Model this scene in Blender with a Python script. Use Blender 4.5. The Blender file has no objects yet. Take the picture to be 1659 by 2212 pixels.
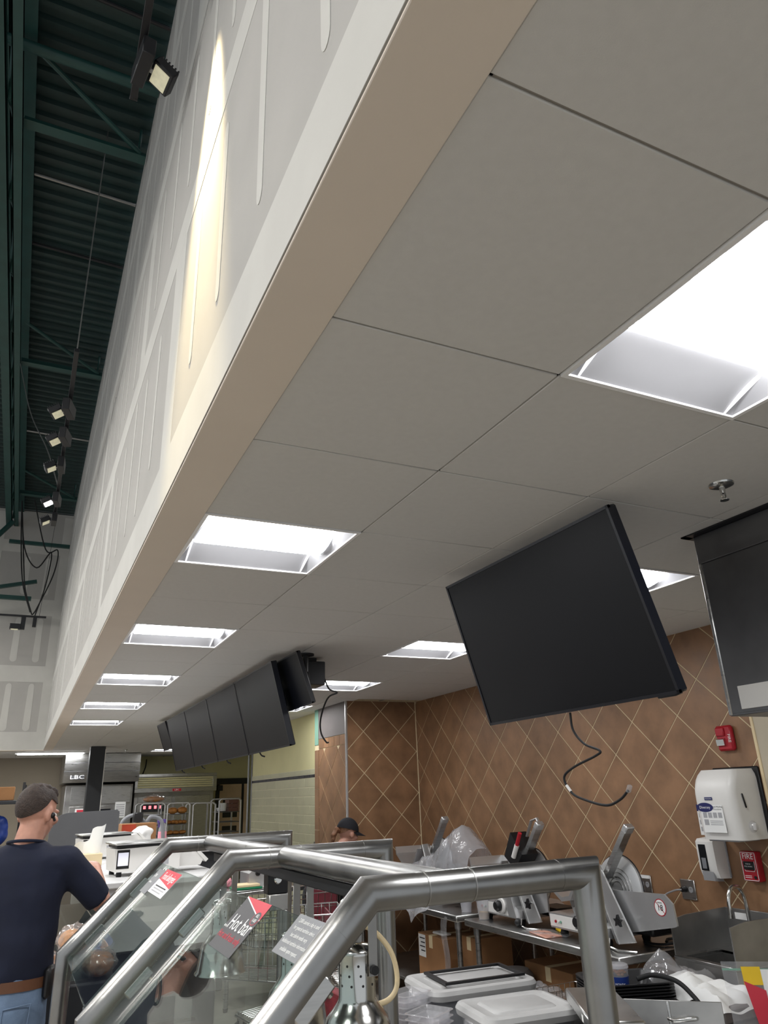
import bpy, bmesh, math, random
from mathutils import Vector, Matrix
random.seed(7)
C = bpy.context.scene.collection
SC = bpy.context.scene

# ---------------------------------------------------------------- camera
cam_d = bpy.data.cameras.new('camera'); cam = bpy.data.objects.new('camera', cam_d); C.objects.link(cam)
cam_d.sensor_fit = 'VERTICAL'; cam_d.sensor_height = 24.0; cam_d.lens = 24.0 * 1550.0 / 2212.0
cam_d.clip_start = 0.02
cam.matrix_world = Matrix(((0.90269, -0.12676, -0.41119, 0), (-0.42884, -0.34339, -0.83557, 0), (-0.03529, 0.93060, -0.36434, 1.70), (0, 0, 0, 1)))
SC.camera = cam
# ---------------------------------------------------------------- world and exposure
w = bpy.data.worlds.new('store_ambient'); SC.world = w; w.use_nodes = True
bg = w.node_tree.nodes['Background']; bg.inputs[0].default_value = (0.92, 0.96, 1.0, 1); bg.inputs[1].default_value = 0.16
SC.view_settings.view_transform = 'Standard'; SC.view_settings.look = 'None'; SC.view_settings.gamma = 1.0
SC.view_settings.use_curve_mapping = False; SC.view_settings.exposure = 2.15
TROFFER = 7.0      # emission of the recessed ceiling lights

# ---------------------------------------------------------------- materials
def S(r, g, b):
    f = lambda c: (c/255/12.92) if c <= 10 else (((c/255+0.055)/1.055)**2.4)
    return (f(r), f(g), f(b))
MATS = {}
def pm(name, col, rough=0.5, metal=0.0, var=0.08, scale=6.0, bump=0.0, bscale=60.0, world=False, stretch=(1,1,1), rnd=0.0, emit=0.0, coat=0.0, spec=0.5, rvar=0.0):
    m = bpy.data.materials.new(name); m.use_nodes = True; nt = m.node_tree; N = nt.nodes; L = nt.links
    b = N['Principled BSDF']; b.inputs['Roughness'].default_value = rough; b.inputs['Metallic'].default_value = metal
    b.inputs['Specular IOR Level'].default_value = spec; b.inputs['Coat Weight'].default_value = coat
    if world: src = N.new('ShaderNodeNewGeometry').outputs['Position']
    else: src = N.new('ShaderNodeTexCoord').outputs['Object']
    mp = N.new('ShaderNodeMapping'); mp.inputs['Scale'].default_value = stretch; L.new(src, mp.inputs['Vector'])
    nz = N.new('ShaderNodeTexNoise'); nz.inputs['Scale'].default_value = scale; nz.inputs['Detail'].default_value = 4; L.new(mp.outputs[0], nz.inputs['Vector'])
    rp = N.new('ShaderNodeValToRGB'); e = rp.color_ramp.elements
    e[0].position = 0.3; e[1].position = 0.7
    e[0].color = (*[max(0, c*(1-var)) for c in col], 1); e[1].color = (*[min(1, c*(1+var)) for c in col], 1)
    L.new(nz.outputs['Fac'], rp.inputs['Fac'])
    out = rp.outputs['Color']
    if rnd:
        oi = N.new('ShaderNodeObjectInfo'); mr = N.new('ShaderNodeMapRange'); mr.inputs['To Min'].default_value = 1-rnd; mr.inputs['To Max'].default_value = 1+rnd
        L.new(oi.outputs['Random'], mr.inputs['Value'])
        hs = N.new('ShaderNodeHueSaturation'); L.new(mr.outputs[0], hs.inputs['Value']); L.new(out, hs.inputs['Color']); out = hs.outputs['Color']
    L.new(out, b.inputs['Base Color'])
    if rvar:
        mr2 = N.new('ShaderNodeMapRange'); mr2.inputs['To Min'].default_value = max(0.02, rough-rvar); mr2.inputs['To Max'].default_value = min(1, rough+rvar)
        L.new(nz.outputs['Fac'], mr2.inputs['Value']); L.new(mr2.outputs[0], b.inputs['Roughness'])
    if bump:
        n2 = N.new('ShaderNodeTexNoise'); n2.inputs['Scale'].default_value = bscale; n2.inputs['Detail'].default_value = 3; L.new(mp.outputs[0], n2.inputs['Vector'])
        bp = N.new('ShaderNodeBump'); bp.inputs['Strength'].default_value = bump; bp.inputs['Distance'].default_value = 0.01
        L.new(n2.outputs['Fac'], bp.inputs['Height']); L.new(bp.outputs[0], b.inputs['Normal'])
    if emit:
        b.inputs['Emission Color'].default_value = (*col, 1); b.inputs['Emission Strength'].default_value = emit
    MATS[name] = m
    return m
def glassy(name, tint=(0.9, 0.95, 0.93), rough=0.0, milk=0.0, milkcol=(0.9, 0.9, 0.92), refl=1.0, bump=0.0, bscale=20):
    # thin clear sheet: Fresnel mix of straight-through transparency and mirror reflection
    m = bpy.data.materials.new(name); m.use_nodes = True; nt = m.node_tree; N = nt.nodes; L = nt.links
    for n in list(N):
        if n.type != 'OUTPUT_MATERIAL': N.remove(n)
    o = [n for n in N if n.type == 'OUTPUT_MATERIAL'][0]
    t = N.new('ShaderNodeBsdfTransparent'); t.inputs[0].default_value = (*tint, 1)
    g = N.new('ShaderNodeBsdfGlossy'); g.inputs['Roughness'].default_value = rough; g.inputs[0].default_value = (0.95*refl, 0.95*refl, 0.95*refl, 1)
    ge = N.new('ShaderNodeNewGeometry'); dt = N.new('ShaderNodeVectorMath'); dt.operation = 'DOT_PRODUCT'; L.new(ge.outputs['Normal'], dt.inputs[0]); L.new(ge.outputs['Incoming'], dt.inputs[1])
    ab = N.new('ShaderNodeMath'); ab.operation = 'ABSOLUTE'; L.new(dt.outputs['Value'], ab.inputs[0])
    om = N.new('ShaderNodeMath'); om.operation = 'SUBTRACT'; om.inputs[0].default_value = 1.0; L.new(ab.outputs[0], om.inputs[1])
    pw = N.new('ShaderNodeMath'); pw.operation = 'POWER'; pw.inputs[1].default_value = 5.0; L.new(om.outputs[0], pw.inputs[0])
    fr = N.new('ShaderNodeMath'); fr.operation = 'MULTIPLY_ADD'; fr.inputs[1].default_value = 0.9; fr.inputs[2].default_value = 0.04; L.new(pw.outputs[0], fr.inputs[0])
    if bump:
        tc = N.new('ShaderNodeTexCoord'); nz = N.new('ShaderNodeTexNoise'); nz.inputs['Scale'].default_value = bscale; L.new(tc.outputs['Object'], nz.inputs['Vector'])
        bp = N.new('ShaderNodeBump'); bp.inputs['Strength'].default_value = bump; bp.inputs['Distance'].default_value = 0.02
        L.new(nz.outputs['Fac'], bp.inputs['Height']); L.new(bp.outputs[0], g.inputs['Normal']); L.new(bp.outputs[0], dt.inputs[0])
    base = t.outputs[0]
    if milk:
        d = N.new('ShaderNodeBsdfDiffuse'); d.inputs[0].default_value = (*milkcol, 1); mx = N.new('ShaderNodeMixShader'); mx.inputs[0].default_value = milk
        L.new(t.outputs[0], mx.inputs[1]); L.new(d.outputs[0], mx.inputs[2]); base = mx.outputs[0]
    mx2 = N.new('ShaderNodeMixShader'); L.new(fr.outputs[0], mx2.inputs[0]); L.new(base, mx2.inputs[1]); L.new(g.outputs[0], mx2.inputs[2])
    L.new(mx2.outputs[0], o.inputs[0]); MATS[name] = m
    return m
def emitter(name, col, strength):
    m = bpy.data.materials.new(name); m.use_nodes = True; N = m.node_tree.nodes; L = m.node_tree.links
    b = N['Principled BSDF']; b.inputs['Base Color'].default_value = (0.8, 0.8, 0.8, 1)
    nz = N.new('ShaderNodeTexNoise'); nz.inputs['Scale'].default_value = 3
    rp = N.new('ShaderNodeValToRGB'); rp.color_ramp.elements[0].color = (*[c*0.97 for c in col], 1); rp.color_ramp.elements[1].color = (*col, 1)
    L.new(nz.outputs['Fac'], rp.inputs[0]); L.new(rp.outputs[0], b.inputs['Emission Color']); b.inputs['Emission Strength'].default_value = strength
    MATS[name] = m
    return m

pm('ceiling_tile', S(202, 201, 198), 0.9, var=0.02, scale=40, bump=0.05, bscale=400)
pm('ceiling_grid', S(150, 146, 140), 0.7, var=0.03)
pm('soffit_paint', S(216, 205, 192), 0.75, var=0.02, scale=3, bump=0.02, bscale=150)
pm('drywall', S(170, 168, 164), 0.85, var=0.05, scale=2.5, world=True, bump=0.02, bscale=200)
pm('joint_compound', S(192, 191, 186), 0.7, var=0.05, scale=3, world=True, bump=0.02, bscale=80)
pm('green_deck', S(12, 42, 41), 0.55, var=0.2, scale=5, world=True)
pm('green_steel', S(25, 64, 60), 0.5, var=0.15, scale=6, world=True)
pm('conduit', S(150, 150, 148), 0.35, metal=0.8, var=0.1)
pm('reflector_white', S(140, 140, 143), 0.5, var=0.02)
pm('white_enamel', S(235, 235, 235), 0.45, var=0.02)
pm('black_metal', S(16, 17, 22), 0.45, var=0.2)
pm('black_plastic', S(14, 14, 17), 0.4, var=0.2)
pm('black_rubber', S(12, 12, 14), 0.7, var=0.2)
pm('tv_screen', S(8, 10, 16), 0.40, var=0.15, scale=2, spec=0.25)
pm('tv_shell', S(11, 14, 24), 0.35, var=0.15)
pm('wall_tile', S(142, 107, 78), 0.42, var=0.22, scale=7, world=True, rnd=0.10, bump=0.06, bscale=40, rvar=0.1)
pm('grout', S(214, 196, 160), 0.8, var=0.1, scale=20, world=True)
pm('cream_trim', S(225, 205, 165), 0.6, var=0.04)
pm('beige_wall', S(190, 180, 160), 0.8, var=0.04, scale=3, world=True)
pm('yellow_wall', S(214, 208, 160), 0.75, var=0.05, scale=2, world=True)
pm('sage_block', S(190, 187, 155), 0.35, var=0.05, scale=4, world=True, rnd=0.03)
pm('block_mortar', S(222, 216, 190), 0.8, var=0.05)
pm('black_tile', S(22, 20, 30), 0.25, var=0.2)
pm('grey_panel', S(112, 106, 104), 0.7, var=0.06, scale=5)
pm('teal_paint', S(120, 160, 142), 0.7, var=0.05)
pm('grey_wall', S(150, 140, 124), 0.8, var=0.03, scale=2, world=True)
pm('floor', S(150, 143, 133), 0.45, var=0.15, scale=5, world=True, bump=0.02, bscale=30)
pm('steel_brushed', (0.52, 0.52, 0.51), 0.30, metal=1.0, var=0.12, scale=8, stretch=(1, 1, 12), rvar=0.08)
pm('steel_tube', (0.31, 0.31, 0.305), 0.31, metal=1.0, var=0.10, scale=12, rvar=0.08)
pm('steel_dull', (0.40, 0.395, 0.385), 0.42, metal=1.0, var=0.18, scale=5, rvar=0.1)
pm('steel_dark', (0.17, 0.17, 0.175), 0.40, metal=0.85, var=0.3, scale=3, rvar=0.12)
pm('chrome', (0.58, 0.58, 0.56), 0.17, metal=1.0, var=0.05, rvar=0.05)
pm('aluminium', (0.60, 0.60, 0.60), 0.38, metal=0.85, var=0.06, scale=5)
pm('white_plastic', S(222, 220, 216), 0.4, var=0.02)
pm('white_paper', S(232, 232, 230), 0.8, var=0.02)
pm('grey_plastic', S(150, 150, 152), 0.45, var=0.04)
pm('red_plastic', S(165, 22, 38), 0.4, var=0.06)
pm('sign_red', S(196, 44, 62), 0.5, var=0.03)
pm('sign_charcoal', S(58, 58, 62), 0.5, var=0.05)
pm('sign_grey', S(120, 122, 126), 0.45, var=0.06)
pm('ink', S(25, 25, 30), 0.6, var=0.05)
pm('ink_blue', S(24, 30, 90), 0.5, var=0.05)
pm('print_grey', S(165, 165, 168), 0.7, var=0.05)
pm('cardboard', S(150, 108, 70), 0.85, var=0.1, scale=5, bump=0.03, bscale=90)
pm('cardboard_red', S(176, 64, 38), 0.8, var=0.08)
pm('lens_led', S(215, 210, 180), 0.3, var=0.15, scale=40, emit=0.07)
glassy('clear_glass', tint=(0.86, 0.92, 0.90))
glassy('bag_plastic', tint=(0.85, 0.85, 0.87), rough=0.15, milk=0.35, milkcol=(0.75, 0.75, 0.78), bump=0.6, bscale=22)
glassy('clear_plastic', tint=(0.92, 0.92, 0.93), rough=0.08, milk=0.14, bump=0.15, bscale=30)
glassy('frosted_plastic', tint=(0.88, 0.88, 0.9), rough=0.25, milk=0.3, milkcol=(0.7, 0.7, 0.72))
emitter('diffuser_lit', (0.985, 0.99, 1.0), TROFFER)
emitter('cap_lit', (0.95, 0.96, 1.0), 0.28)
emitter('high_bay_lit', (1.0, 0.97, 0.92), 105.0)
emitter('lamp_lit', (1.0, 0.98, 0.92), 8.0)
emitter('led_red', (1.0, 0.05, 0.08), 0.6)
emitter('screen_blue', (0.30, 0.32, 0.55), 0.12)

# ---------------------------------------------------------------- mesh builder
class MB:
    def __init__(s, M=None): s.v = []; s.f = []; s.M = M
    def add(s, vs, fs):
        o = len(s.v)
        for p in vs:
            p = Vector(p)
            s.v.append(s.M @ p if s.M is not None else p)
        s.f += [tuple(i+o for i in f) for f in fs]
        return s
    def box(s, x0, y0, z0, x1, y1, z1, b=0.0, M=None):
        x0, x1 = min(x0, x1), max(x0, x1); y0, y1 = min(y0, y1), max(y0, y1); z0, z1 = min(z0, z1), max(z0, z1)
        b = min(b, 0.45*min(x1-x0, y1-y0, z1-z0))
        if b <= 0:
            vs = [(x, y, z) for x in (x0, x1) for y in (y0, y1) for z in (z0, z1)]
            fs = [(0, 1, 3, 2), (4, 6, 7, 5), (0, 4, 5, 1), (2, 3, 7, 6), (0, 2, 6, 4), (1, 5, 7, 3)]
        else:
            vs = []; idx = {}
            for sx in (0, 1):
                for sy in (0, 1):
                    for sz in (0, 1):
                        for a in range(3):
                            X = (x0, x1)[sx]; Y = (y0, y1)[sy]; Z = (z0, z1)[sz]
                            if a != 0: X += b*(1-2*sx)
                            if a != 1: Y += b*(1-2*sy)
                            if a != 2: Z += b*(1-2*sz)
                            idx[(sx, sy, sz, a)] = len(vs); vs.append((X, Y, Z))
            fs = []
            q = ((0, 0), (1, 0), (1, 1), (0, 1))
            for k in (0, 1):
                fs.append(tuple(idx[(k, i, j, 0)] for i, j in q)); fs.append(tuple(idx[(i, k, j, 1)] for i, j in q)); fs.append(tuple(idx[(i, j, k, 2)] for i, j in q))
            for i in (0, 1):
                for j in (0, 1):
                    fs.append((idx[(0, i, j, 1)], idx[(1, i, j, 1)], idx[(1, i, j, 2)], idx[(0, i, j, 2)]))
                    fs.append((idx[(i, 0, j, 0)], idx[(i, 1, j, 0)], idx[(i, 1, j, 2)], idx[(i, 0, j, 2)]))
                    fs.append((idx[(i, j, 0, 0)], idx[(i, j, 1, 0)], idx[(i, j, 1, 1)], idx[(i, j, 0, 1)]))
                    for k in (0, 1): fs.append((idx[(i, j, k, 0)], idx[(i, j, k, 1)], idx[(i, j, k, 2)]))
        if M is not None: vs = [M @ Vector(p) for p in vs]
        return s.add(vs, fs)
    def cyl(s, p0, p1, r0, r1=None, n=16, cap=True):
        return s.tube([p0, p1], [r0, r0 if r1 is None else r1], n, cap)
    def tube(s, pts, r, n=10, cap=True, closed=False, flat=1.0):
        pts = [Vector(p) for p in pts]; m = len(pts)
        rs = r if isinstance(r, (list, tuple)) else [r]*m
        tang = []
        for i in range(m):
            if closed: t = (pts[(i+1) % m]-pts[i-1])
            else: t = pts[min(i+1, m-1)]-pts[max(i-1, 0)]
            if 0 < i < m-1 or closed:
                a = (pts[i]-pts[i-1]).normalized(); b = (pts[(i+1) % m]-pts[i]).normalized(); t = a+b
            tang.append(t.normalized())
        u = tang[0].orthogonal().normalized()
        if abs(tang[0].z) < 0.9: u = tang[0].cross(Vector((0, 0, 1))).normalized()
        vs = []; fs = []
        for i in range(m):
            t = tang[i]; u = (u - t*u.dot(t)).normalized(); v = t.cross(u)
            k = 1.0
            for j in range(n):
                a = 2*math.pi*j/n; d = u*math.cos(a)+v*math.sin(a)*flat
                if 0 < i < m-1:
                    # mitre stretch at corners
                    a1 = (pts[i]-pts[i-1]).normalized(); c = max(0.5, t.dot(a1)); bn = (a1-t*a1.dot(t))
                    if bn.length > 1e-4:
                        bn.normalize(); q = d.dot(bn); d = d + bn*q*(1/c-1)
                vs.append(pts[i]+d*rs[i])
        for i in range(m if closed else m-1):
            i2 = (i+1) % m
            for j in range(n):
                j2 = (j+1) % n
                fs.append((i*n+j, i*n+j2, i2*n+j2, i2*n+j))
        if cap and not closed:
            fs.append(tuple(range(n))); fs.append(tuple(range((m-1)*n, m*n)))
        return s.add(vs, fs)
    def lathe(s, prof, c=(0, 0, 0), n=24, M=None, sy=1.0):
        vs = []; fs = []
        for r, z in prof:
            for j in range(n):
                a = 2*math.pi*j/n; p = Vector((c[0]+r*math.cos(a), c[1]+r*math.sin(a)*sy, c[2]+z)); vs.append(M @ p if M is not None else p)
        for i in range(len(prof)-1):
            for j in range(n):
                j2 = (j+1) % n; fs.append((i*n+j, i*n+j2, (i+1)*n+j2, (i+1)*n+j))
        return s.add(vs, fs)
    def prism(s, poly, ax, a, b):
        def P(q, t): return {'x': (t, q[0], q[1]), 'y': (q[0], t, q[1]), 'z': (q[0], q[1], t)}[ax]
        n = len(poly); vs = [P(q, a) for q in poly]+[P(q, b) for q in poly]
        fs = [tuple(range(n)), tuple(range(n, 2*n))]+[(i, (i+1) % n, n+(i+1) % n, n+i) for i in range(n)]
        return s.add(vs, fs)
    def sph(s, c, rx, ry=None, rz=None, n=14, m=9, M=None):
        ry = ry or rx; rz = rz or rx; vs = []; fs = []
        for i in range(m+1):
            ph = math.pi*i/m
            for j in range(n):
                a = 2*math.pi*j/n; p = Vector((rx*math.sin(ph)*math.cos(a), ry*math.sin(ph)*math.sin(a), rz*math.cos(ph)))
                if M is not None: p = M @ p
                vs.append(p+Vector(c))
        for i in range(m):
            for j in range(n):
                j2 = (j+1) % n; fs.append((i*n+j, i*n+j2, (i+1)*n+j2, (i+1)*n+j))
        return s.add(vs, fs)
    def surf(s, fn, nu, nv):
        vs = [fn(i/nu, j/nv) for i in range(nu+1) for j in range(nv+1)]
        fs = [(i*(nv+1)+j, (i+1)*(nv+1)+j, (i+1)*(nv+1)+j+1, i*(nv+1)+j+1) for i in range(nu) for j in range(nv)]
        return s.add(vs, fs)
    def loft(s, rings):      # rings of equal count, capped
        n = len(rings[0]); vs = [p for r in rings for p in r]; fs = []
        for i in range(len(rings)-1):
            for j in range(n):
                j2 = (j+1) % n; fs.append((i*n+j, i*n+j2, (i+1)*n+j2, (i+1)*n+j))
        fs += [tuple(range(n)), tuple(range((len(rings)-1)*n, len(rings)*n))]
        return s.add(vs, fs)
    def mesh(s, name, org=(0, 0, 0), smooth=True, ang=38):
        me = bpy.data.meshes.new(name); o = Vector(org)
        me.from_pydata([tuple(p-o) for p in s.v], [], s.f)
        bm = bmesh.new(); bm.from_mesh(me)
        bmesh.ops.remove_doubles(bm, verts=bm.verts, dist=1e-6)
        bmesh.ops.recalc_face_normals(bm, faces=bm.faces); bm.to_mesh(me); bm.free()
        if smooth:
            me.polygons.foreach_set('use_smooth', [True]*len(me.polygons)); me.set_sharp_from_angle(angle=math.radians(ang))
        return me
ORG = {}
def tag(o, label=None, cat=None, group=None, kind=None):
    if label: o['label'] = label
    if cat: o['category'] = cat
    if group: o['group'] = group
    if kind: o['kind'] = kind
    return o
def thing(name, loc, label, cat, group=None, local=False, rz=0.0):
    o = bpy.data.objects.new(name, None); C.objects.link(o); o.location = loc; o.rotation_euler = (0, 0, rz); o.empty_display_size = 0.05
    ORG[o] = (0, 0, 0) if local else tuple(loc)
    return tag(o, label, cat, group)
def obj(name, mb, mat, parent=None, label=None, cat=None, group=None, kind=None, smooth=True, ang=38):
    org = ORG.get(parent, (0, 0, 0)) if parent is not None else (0, 0, 0)
    if isinstance(mb, MB):
        if parent is None and mb.v:
            xs = [p for p in mb.v]; lo = [min(p[i] for p in xs) for i in range(3)]; hi = [max(p[i] for p in xs) for i in range(3)]
            org = ((lo[0]+hi[0])/2, (lo[1]+hi[1])/2, lo[2])
        me = mb.mesh(name, org, smooth, ang)
    else: me = mb
    o = bpy.data.objects.new(name, me); C.objects.link(o)
    if mat: 
        me.materials.clear(); me.materials.append(MATS[mat] if isinstance(mat, str) else mat)
    if parent is not None: o.parent = parent; ORG[o] = org
    else:
        o.location = org if isinstance(mb, MB) else (0, 0, 0); ORG[o] = tuple(o.location)
    return tag(o, label, cat, group, kind)
def dup(root, loc=None, rz=None, label=None, group=None):
    r = root.copy(); C.objects.link(r)
    if loc is not None: r.location = loc
    if rz is not None: r.rotation_euler[2] = rz
    if label: r['label'] = label
    if group: r['group'] = group
    for ch in list(root.children):
        c = ch.copy(); C.objects.link(c); c.parent = r; c.matrix_parent_inverse = ch.matrix_parent_inverse.copy()
        for g in list(ch.children):
            d = g.copy(); C.objects.link(d); d.parent = c; d.matrix_parent_inverse = g.matrix_parent_inverse.copy()
    return r
def text_mb(body, size, M, depth=0.0006, align='CENTER', squeeze=1.0):
    cu = bpy.data.curves.new('lettering', 'FONT'); cu.body = body; cu.size = size; cu.align_x = align; cu.align_y = 'CENTER'; cu.extrude = depth; cu.resolution_u = 2
    ob = bpy.data.objects.new('lettering', cu); me = bpy.data.meshes.new_from_object(ob)
    mb = MB()
    Q = M @ Matrix.Diagonal((squeeze, 1, 1, 1))
    mb.v = [Q @ v.co for v in me.vertices]; mb.f = [tuple(p.vertices) for p in me.polygons]
    bpy.data.objects.remove(ob); bpy.data.curves.remove(cu); bpy.data.meshes.remove(me)
    return mb
def frame(o, x, y):          # matrix with origin o, in-plane right x and up y
    x = Vector(x).normalized(); y = Vector(y); y = (y-x*y.dot(x)).normalized(); z = x.cross(y)
    return Matrix(((x.x, y.x, z.x, o[0]), (x.y, y.y, z.y, o[1]), (x.z, y.z, z.z, o[2]), (0, 0, 0, 1)))
def organic(mb, voxel=0.012, smooth=6, noise=0.0, nscale=4.0, seed=0):
    """overlapping lofts fused into one continuous skin"""
    me = mb.mesh('tmp'); o = bpy.data.objects.new('tmp', me); C.objects.link(o)
    r = o.modifiers.new('r', 'REMESH'); r.mode = 'VOXEL'; r.voxel_size = voxel
    sm = o.modifiers.new('s', 'SMOOTH'); sm.iterations = smooth; sm.factor = 0.5
    bpy.context.view_layer.update()
    dg = bpy.context.evaluated_depsgraph_get(); new = bpy.data.meshes.new_from_object(o.evaluated_get(dg))
    out = MB(); out.v = [v.co.copy() for v in new.vertices]; out.f = [tuple(p.vertices) for p in new.polygons]
    if noise:
        from mathutils import noise as nz
        nrm = [v.normal.copy() for v in new.vertices]
        for i, p in enumerate(out.v): out.v[i] = p + nrm[i]*noise*nz.noise(p*nscale+Vector((seed*7.3, seed*3.1, 0)))
    bpy.data.objects.remove(o); bpy.data.meshes.remove(me); bpy.data.meshes.remove(new)
    return out
def ring(c, rx, ry, n=16, M=None):
    out = []
    for j in range(n):
        a = 2*math.pi*j/n; p = Vector((rx*math.cos(a), ry*math.sin(a), 0))
        if M is not None: p = M @ p
        out.append(Vector(c)+p)
    return out
def capsule(mb, p0, p1, r0, r1, n=12):
    mb.cyl(p0, p1, r0, r1, n); mb.sph(p0, r0, n=n, m=8); mb.sph(p1, r1, n=n, m=8)
def bezier(pts, n=10):       # Catmull-Rom through points
    pts = [Vector(p) for p in pts]; out = []
    P = [pts[0]*2-pts[1]]+pts+[pts[-1]*2-pts[-2]]
    for i in range(1, len(P)-2):
        for k in range(n):
            t = k/n; a, b, c, d = P[i-1], P[i], P[i+1], P[i+2]
            out.append(0.5*((2*b)+(c-a)*t+(2*a-5*b+4*c-d)*t*t+(3*b-a-3*c+d)*t**3))
    out.append(pts[-1])
    return out
H = 2.6525      # ceiling height
PI = math.pi

# ================================================================ the setting
obj('floor', MB().box(-7, -3, -0.1, 5.4, 18.2, 0), 'floor', kind='structure')
ce = obj('ceiling', MB().box(0.47, -1.9, H+0.14, 5.25, 18.0, H+0.2).box(-3.2, 15.35, H+0.14, 0.47, 18.0, H+0.2), 'ceiling_grid', kind='structure')
XL = [0.476+0.6103*i for i in range(-6, 9)]; YL = [0.58+0.6103*k for k in range(-4, 29)]
LIGHTS = [(1.087, 0.58), (0.476, 0.58+0.6103*3)] + [(0.476, 0.58+0.6103*k) for k in (6, 9, 12, 15)] + [(2.3072, 0.58+0.6103*k) for k in (3, 6, 9, 12, 24)]
for x in XL: obj('grid_bar', MB().box(x-0.011, -1.9 if x > 0.4 else 15.36, H+0.005, x+0.011, 17.95, H+0.009), 'ceiling_grid', ce)
for y in YL: obj('grid_bar', MB().box(0.472 if y < 15.3 else -3.2, y-0.011, H+0.005, 5.2, y+0.011, H+0.009), 'ceiling_grid', ce)
TM = {}
def ctile(x0, y0, x1, y1):
    k = (round(x1-x0, 3), round(y1-y0, 3))
    if k not in TM: TM[k] = MB().box(0.0025, 0.0025, 0, k[0]-0.0025, k[1]-0.0025, 0.012, 0.002).mesh('ceiling_tile'); TM[k].materials.append(MATS['ceiling_tile'])
    o = bpy.data.objects.new('ceiling_tile', TM[k]); C.objects.link(o); o.parent = ce; o.location = (x0-ce.location[0], y0-ce.location[1], H-ce.location[2])
for y in YL:
    for x in XL:
        if x < 0.47 and y < 15.2: continue
        if any(abs(x-a) < 0.05 and abs(y-b) < 0.05 for a, b in LIGHTS): continue
        if x < 0.47 and abs(y-(0.58+0.6103*25)) < 0.1 and x > -0.2: continue
        xe = 3.966 if y < 7.2 else (3.2 if y < 11.2 else 5.2)
        x1 = min(x+0.6103, xe); y0 = y; y1 = y+0.6103
        if x < 0.47: y0 = max(y0, 15.36)
        if x1-x < 0.05 or y1-y0 < 0.05 or y1 > 17.9: continue
        ctile(x, y0, x1, y1)
# bulkhead (taped drywall) with painted underside
bh = obj('wall_bulkhead', MB().box(0.325, -1.9, H+0.004, 0.470, 15.35, 7.26), 'drywall', kind='structure')
bt = obj('trim_bulkhead_soffit', MB().box(0.327, -1.9, H-0.004, 0.478, 15.35, H+0.004, 0.002), 'soffit_paint', kind='structure')
def strip_x(y, z0, z1, wd, wd1=None, X=0.325, t=0.0016):      # taped band on the bulkhead face, rounded ends
    wd1 = wd1 or wd; n = 8; pts = []
    for i in range(n+1):
        a = PI*i/n; pts.append((y+wd1/2*math.cos(a), z1+wd1*0.8*math.sin(a)))
    for i in range(n+1):
        a = PI+PI*i/n; pts.append((y+wd/2*math.cos(a), z0+wd*0.8*math.sin(a)))
    return MB().prism(pts, 'x', X-t, X+0.001)
def band(mb, nm='joint_compound', par=bh, m='joint_compound'): obj(nm, mb, m, par)
rr = random.Random(3)
band(MB().box(0.3235, -1.9, H+0.004, 0.326, 15.34, H+0.20, 0.0004))                   # corner bead coat
for zj in (3.87, 5.09, 6.31): band(MB().box(0.3238, -1.9, zj-0.09, 0.326, 15.3, zj+0.09, 0.0004))
for r in range(4):
    z0 = (H+0.2, 3.96, 5.18, 6.40)[r]; z1 = (3.78, 5.0, 6.22, 7.2)[r]
    for k in range(40):
        y = 0.0+0.4064*k
        if y > 15.1: break
        if (k+r*3) % 6 == 0:
            band(MB().box(0.3240, y-0.10-0.03*rr.random(), z0-0.02, 0.326, y+0.10, z1+0.02, 0.0004))
        else:
            band(strip_x(y+rr.uniform(-0.03, 0.03), z0+rr.uniform(0.10, 0.24), z1-rr.uniform(0.08, 0.2), 0.045, 0.06))
# end return of the bulkhead, facing the camera
we = obj('wall_bulkhead_end', MB().box(-3.2, 15.2, H, 0.325, 15.35, 7.26), 'drywall', kind='structure')
obj('trim_bulkhead_end', MB().box(-3.2, 15.196, H-0.006, 0.33, 15.36, H+0.003), 'soffit_paint', kind='structure')
def strip_y(x, z0, z1, wd, Y=15.2, t=0.003):
    n = 8; pts = []
    for i in range(n+1):
        a = PI*i/n; pts.append((x+wd/2*math.cos(a), z1+wd*0.6*math.sin(a)))
    for i in range(n+1):
        a = PI+PI*i/n; pts.append((x+wd*0.6*math.cos(a), z0+wd*0.6*math.sin(a)))
    return MB().prism(pts, 'y', Y-t, Y+0.001)
for zj, hw in ((H+0.16, 0.16), (4.02, 0.15), (5.30, 0.16), (6.5, 0.12)): band(MB().box(-3.1, 15.1965, zj-hw, 0.325, 15.201, zj+hw, 0.0005), par=we)
for x, hw in ((0.25, 0.08), (-1.0, 0.12), (-2.2, 0.12)): band(MB().box(x-hw, 15.1967, H, x+hw, 15.201, 7.2, 0.0005), par=we)
for z0, z1 in ((3.05, 3.78), (4.30, 5.02), (5.6, 6.25)):
    for x in (-0.02, -0.40, -1.4, -1.8): band(strip_y(x, z0, z1, 0.10), par=we)
# open store roof above the left: ribbed steel deck
mb = MB(); prof = []; y = -2.0
while y < 18.2:
    prof += [(y, 7.30), (y+0.045, 7.30), (y+0.062, 7.338), (y+0.135, 7.338)]; y += 0.1524
vs = [(x, a, b) for (a, b) in prof for x in (-7.0, 0.33)]; fs = [(2*i, 2*i+1, 2*i+3, 2*i+2) for i in range(len(prof)-1)]
mb.add(vs, fs); obj('ceiling_deck', mb, 'green_deck', kind='structure', smooth=False)
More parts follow.
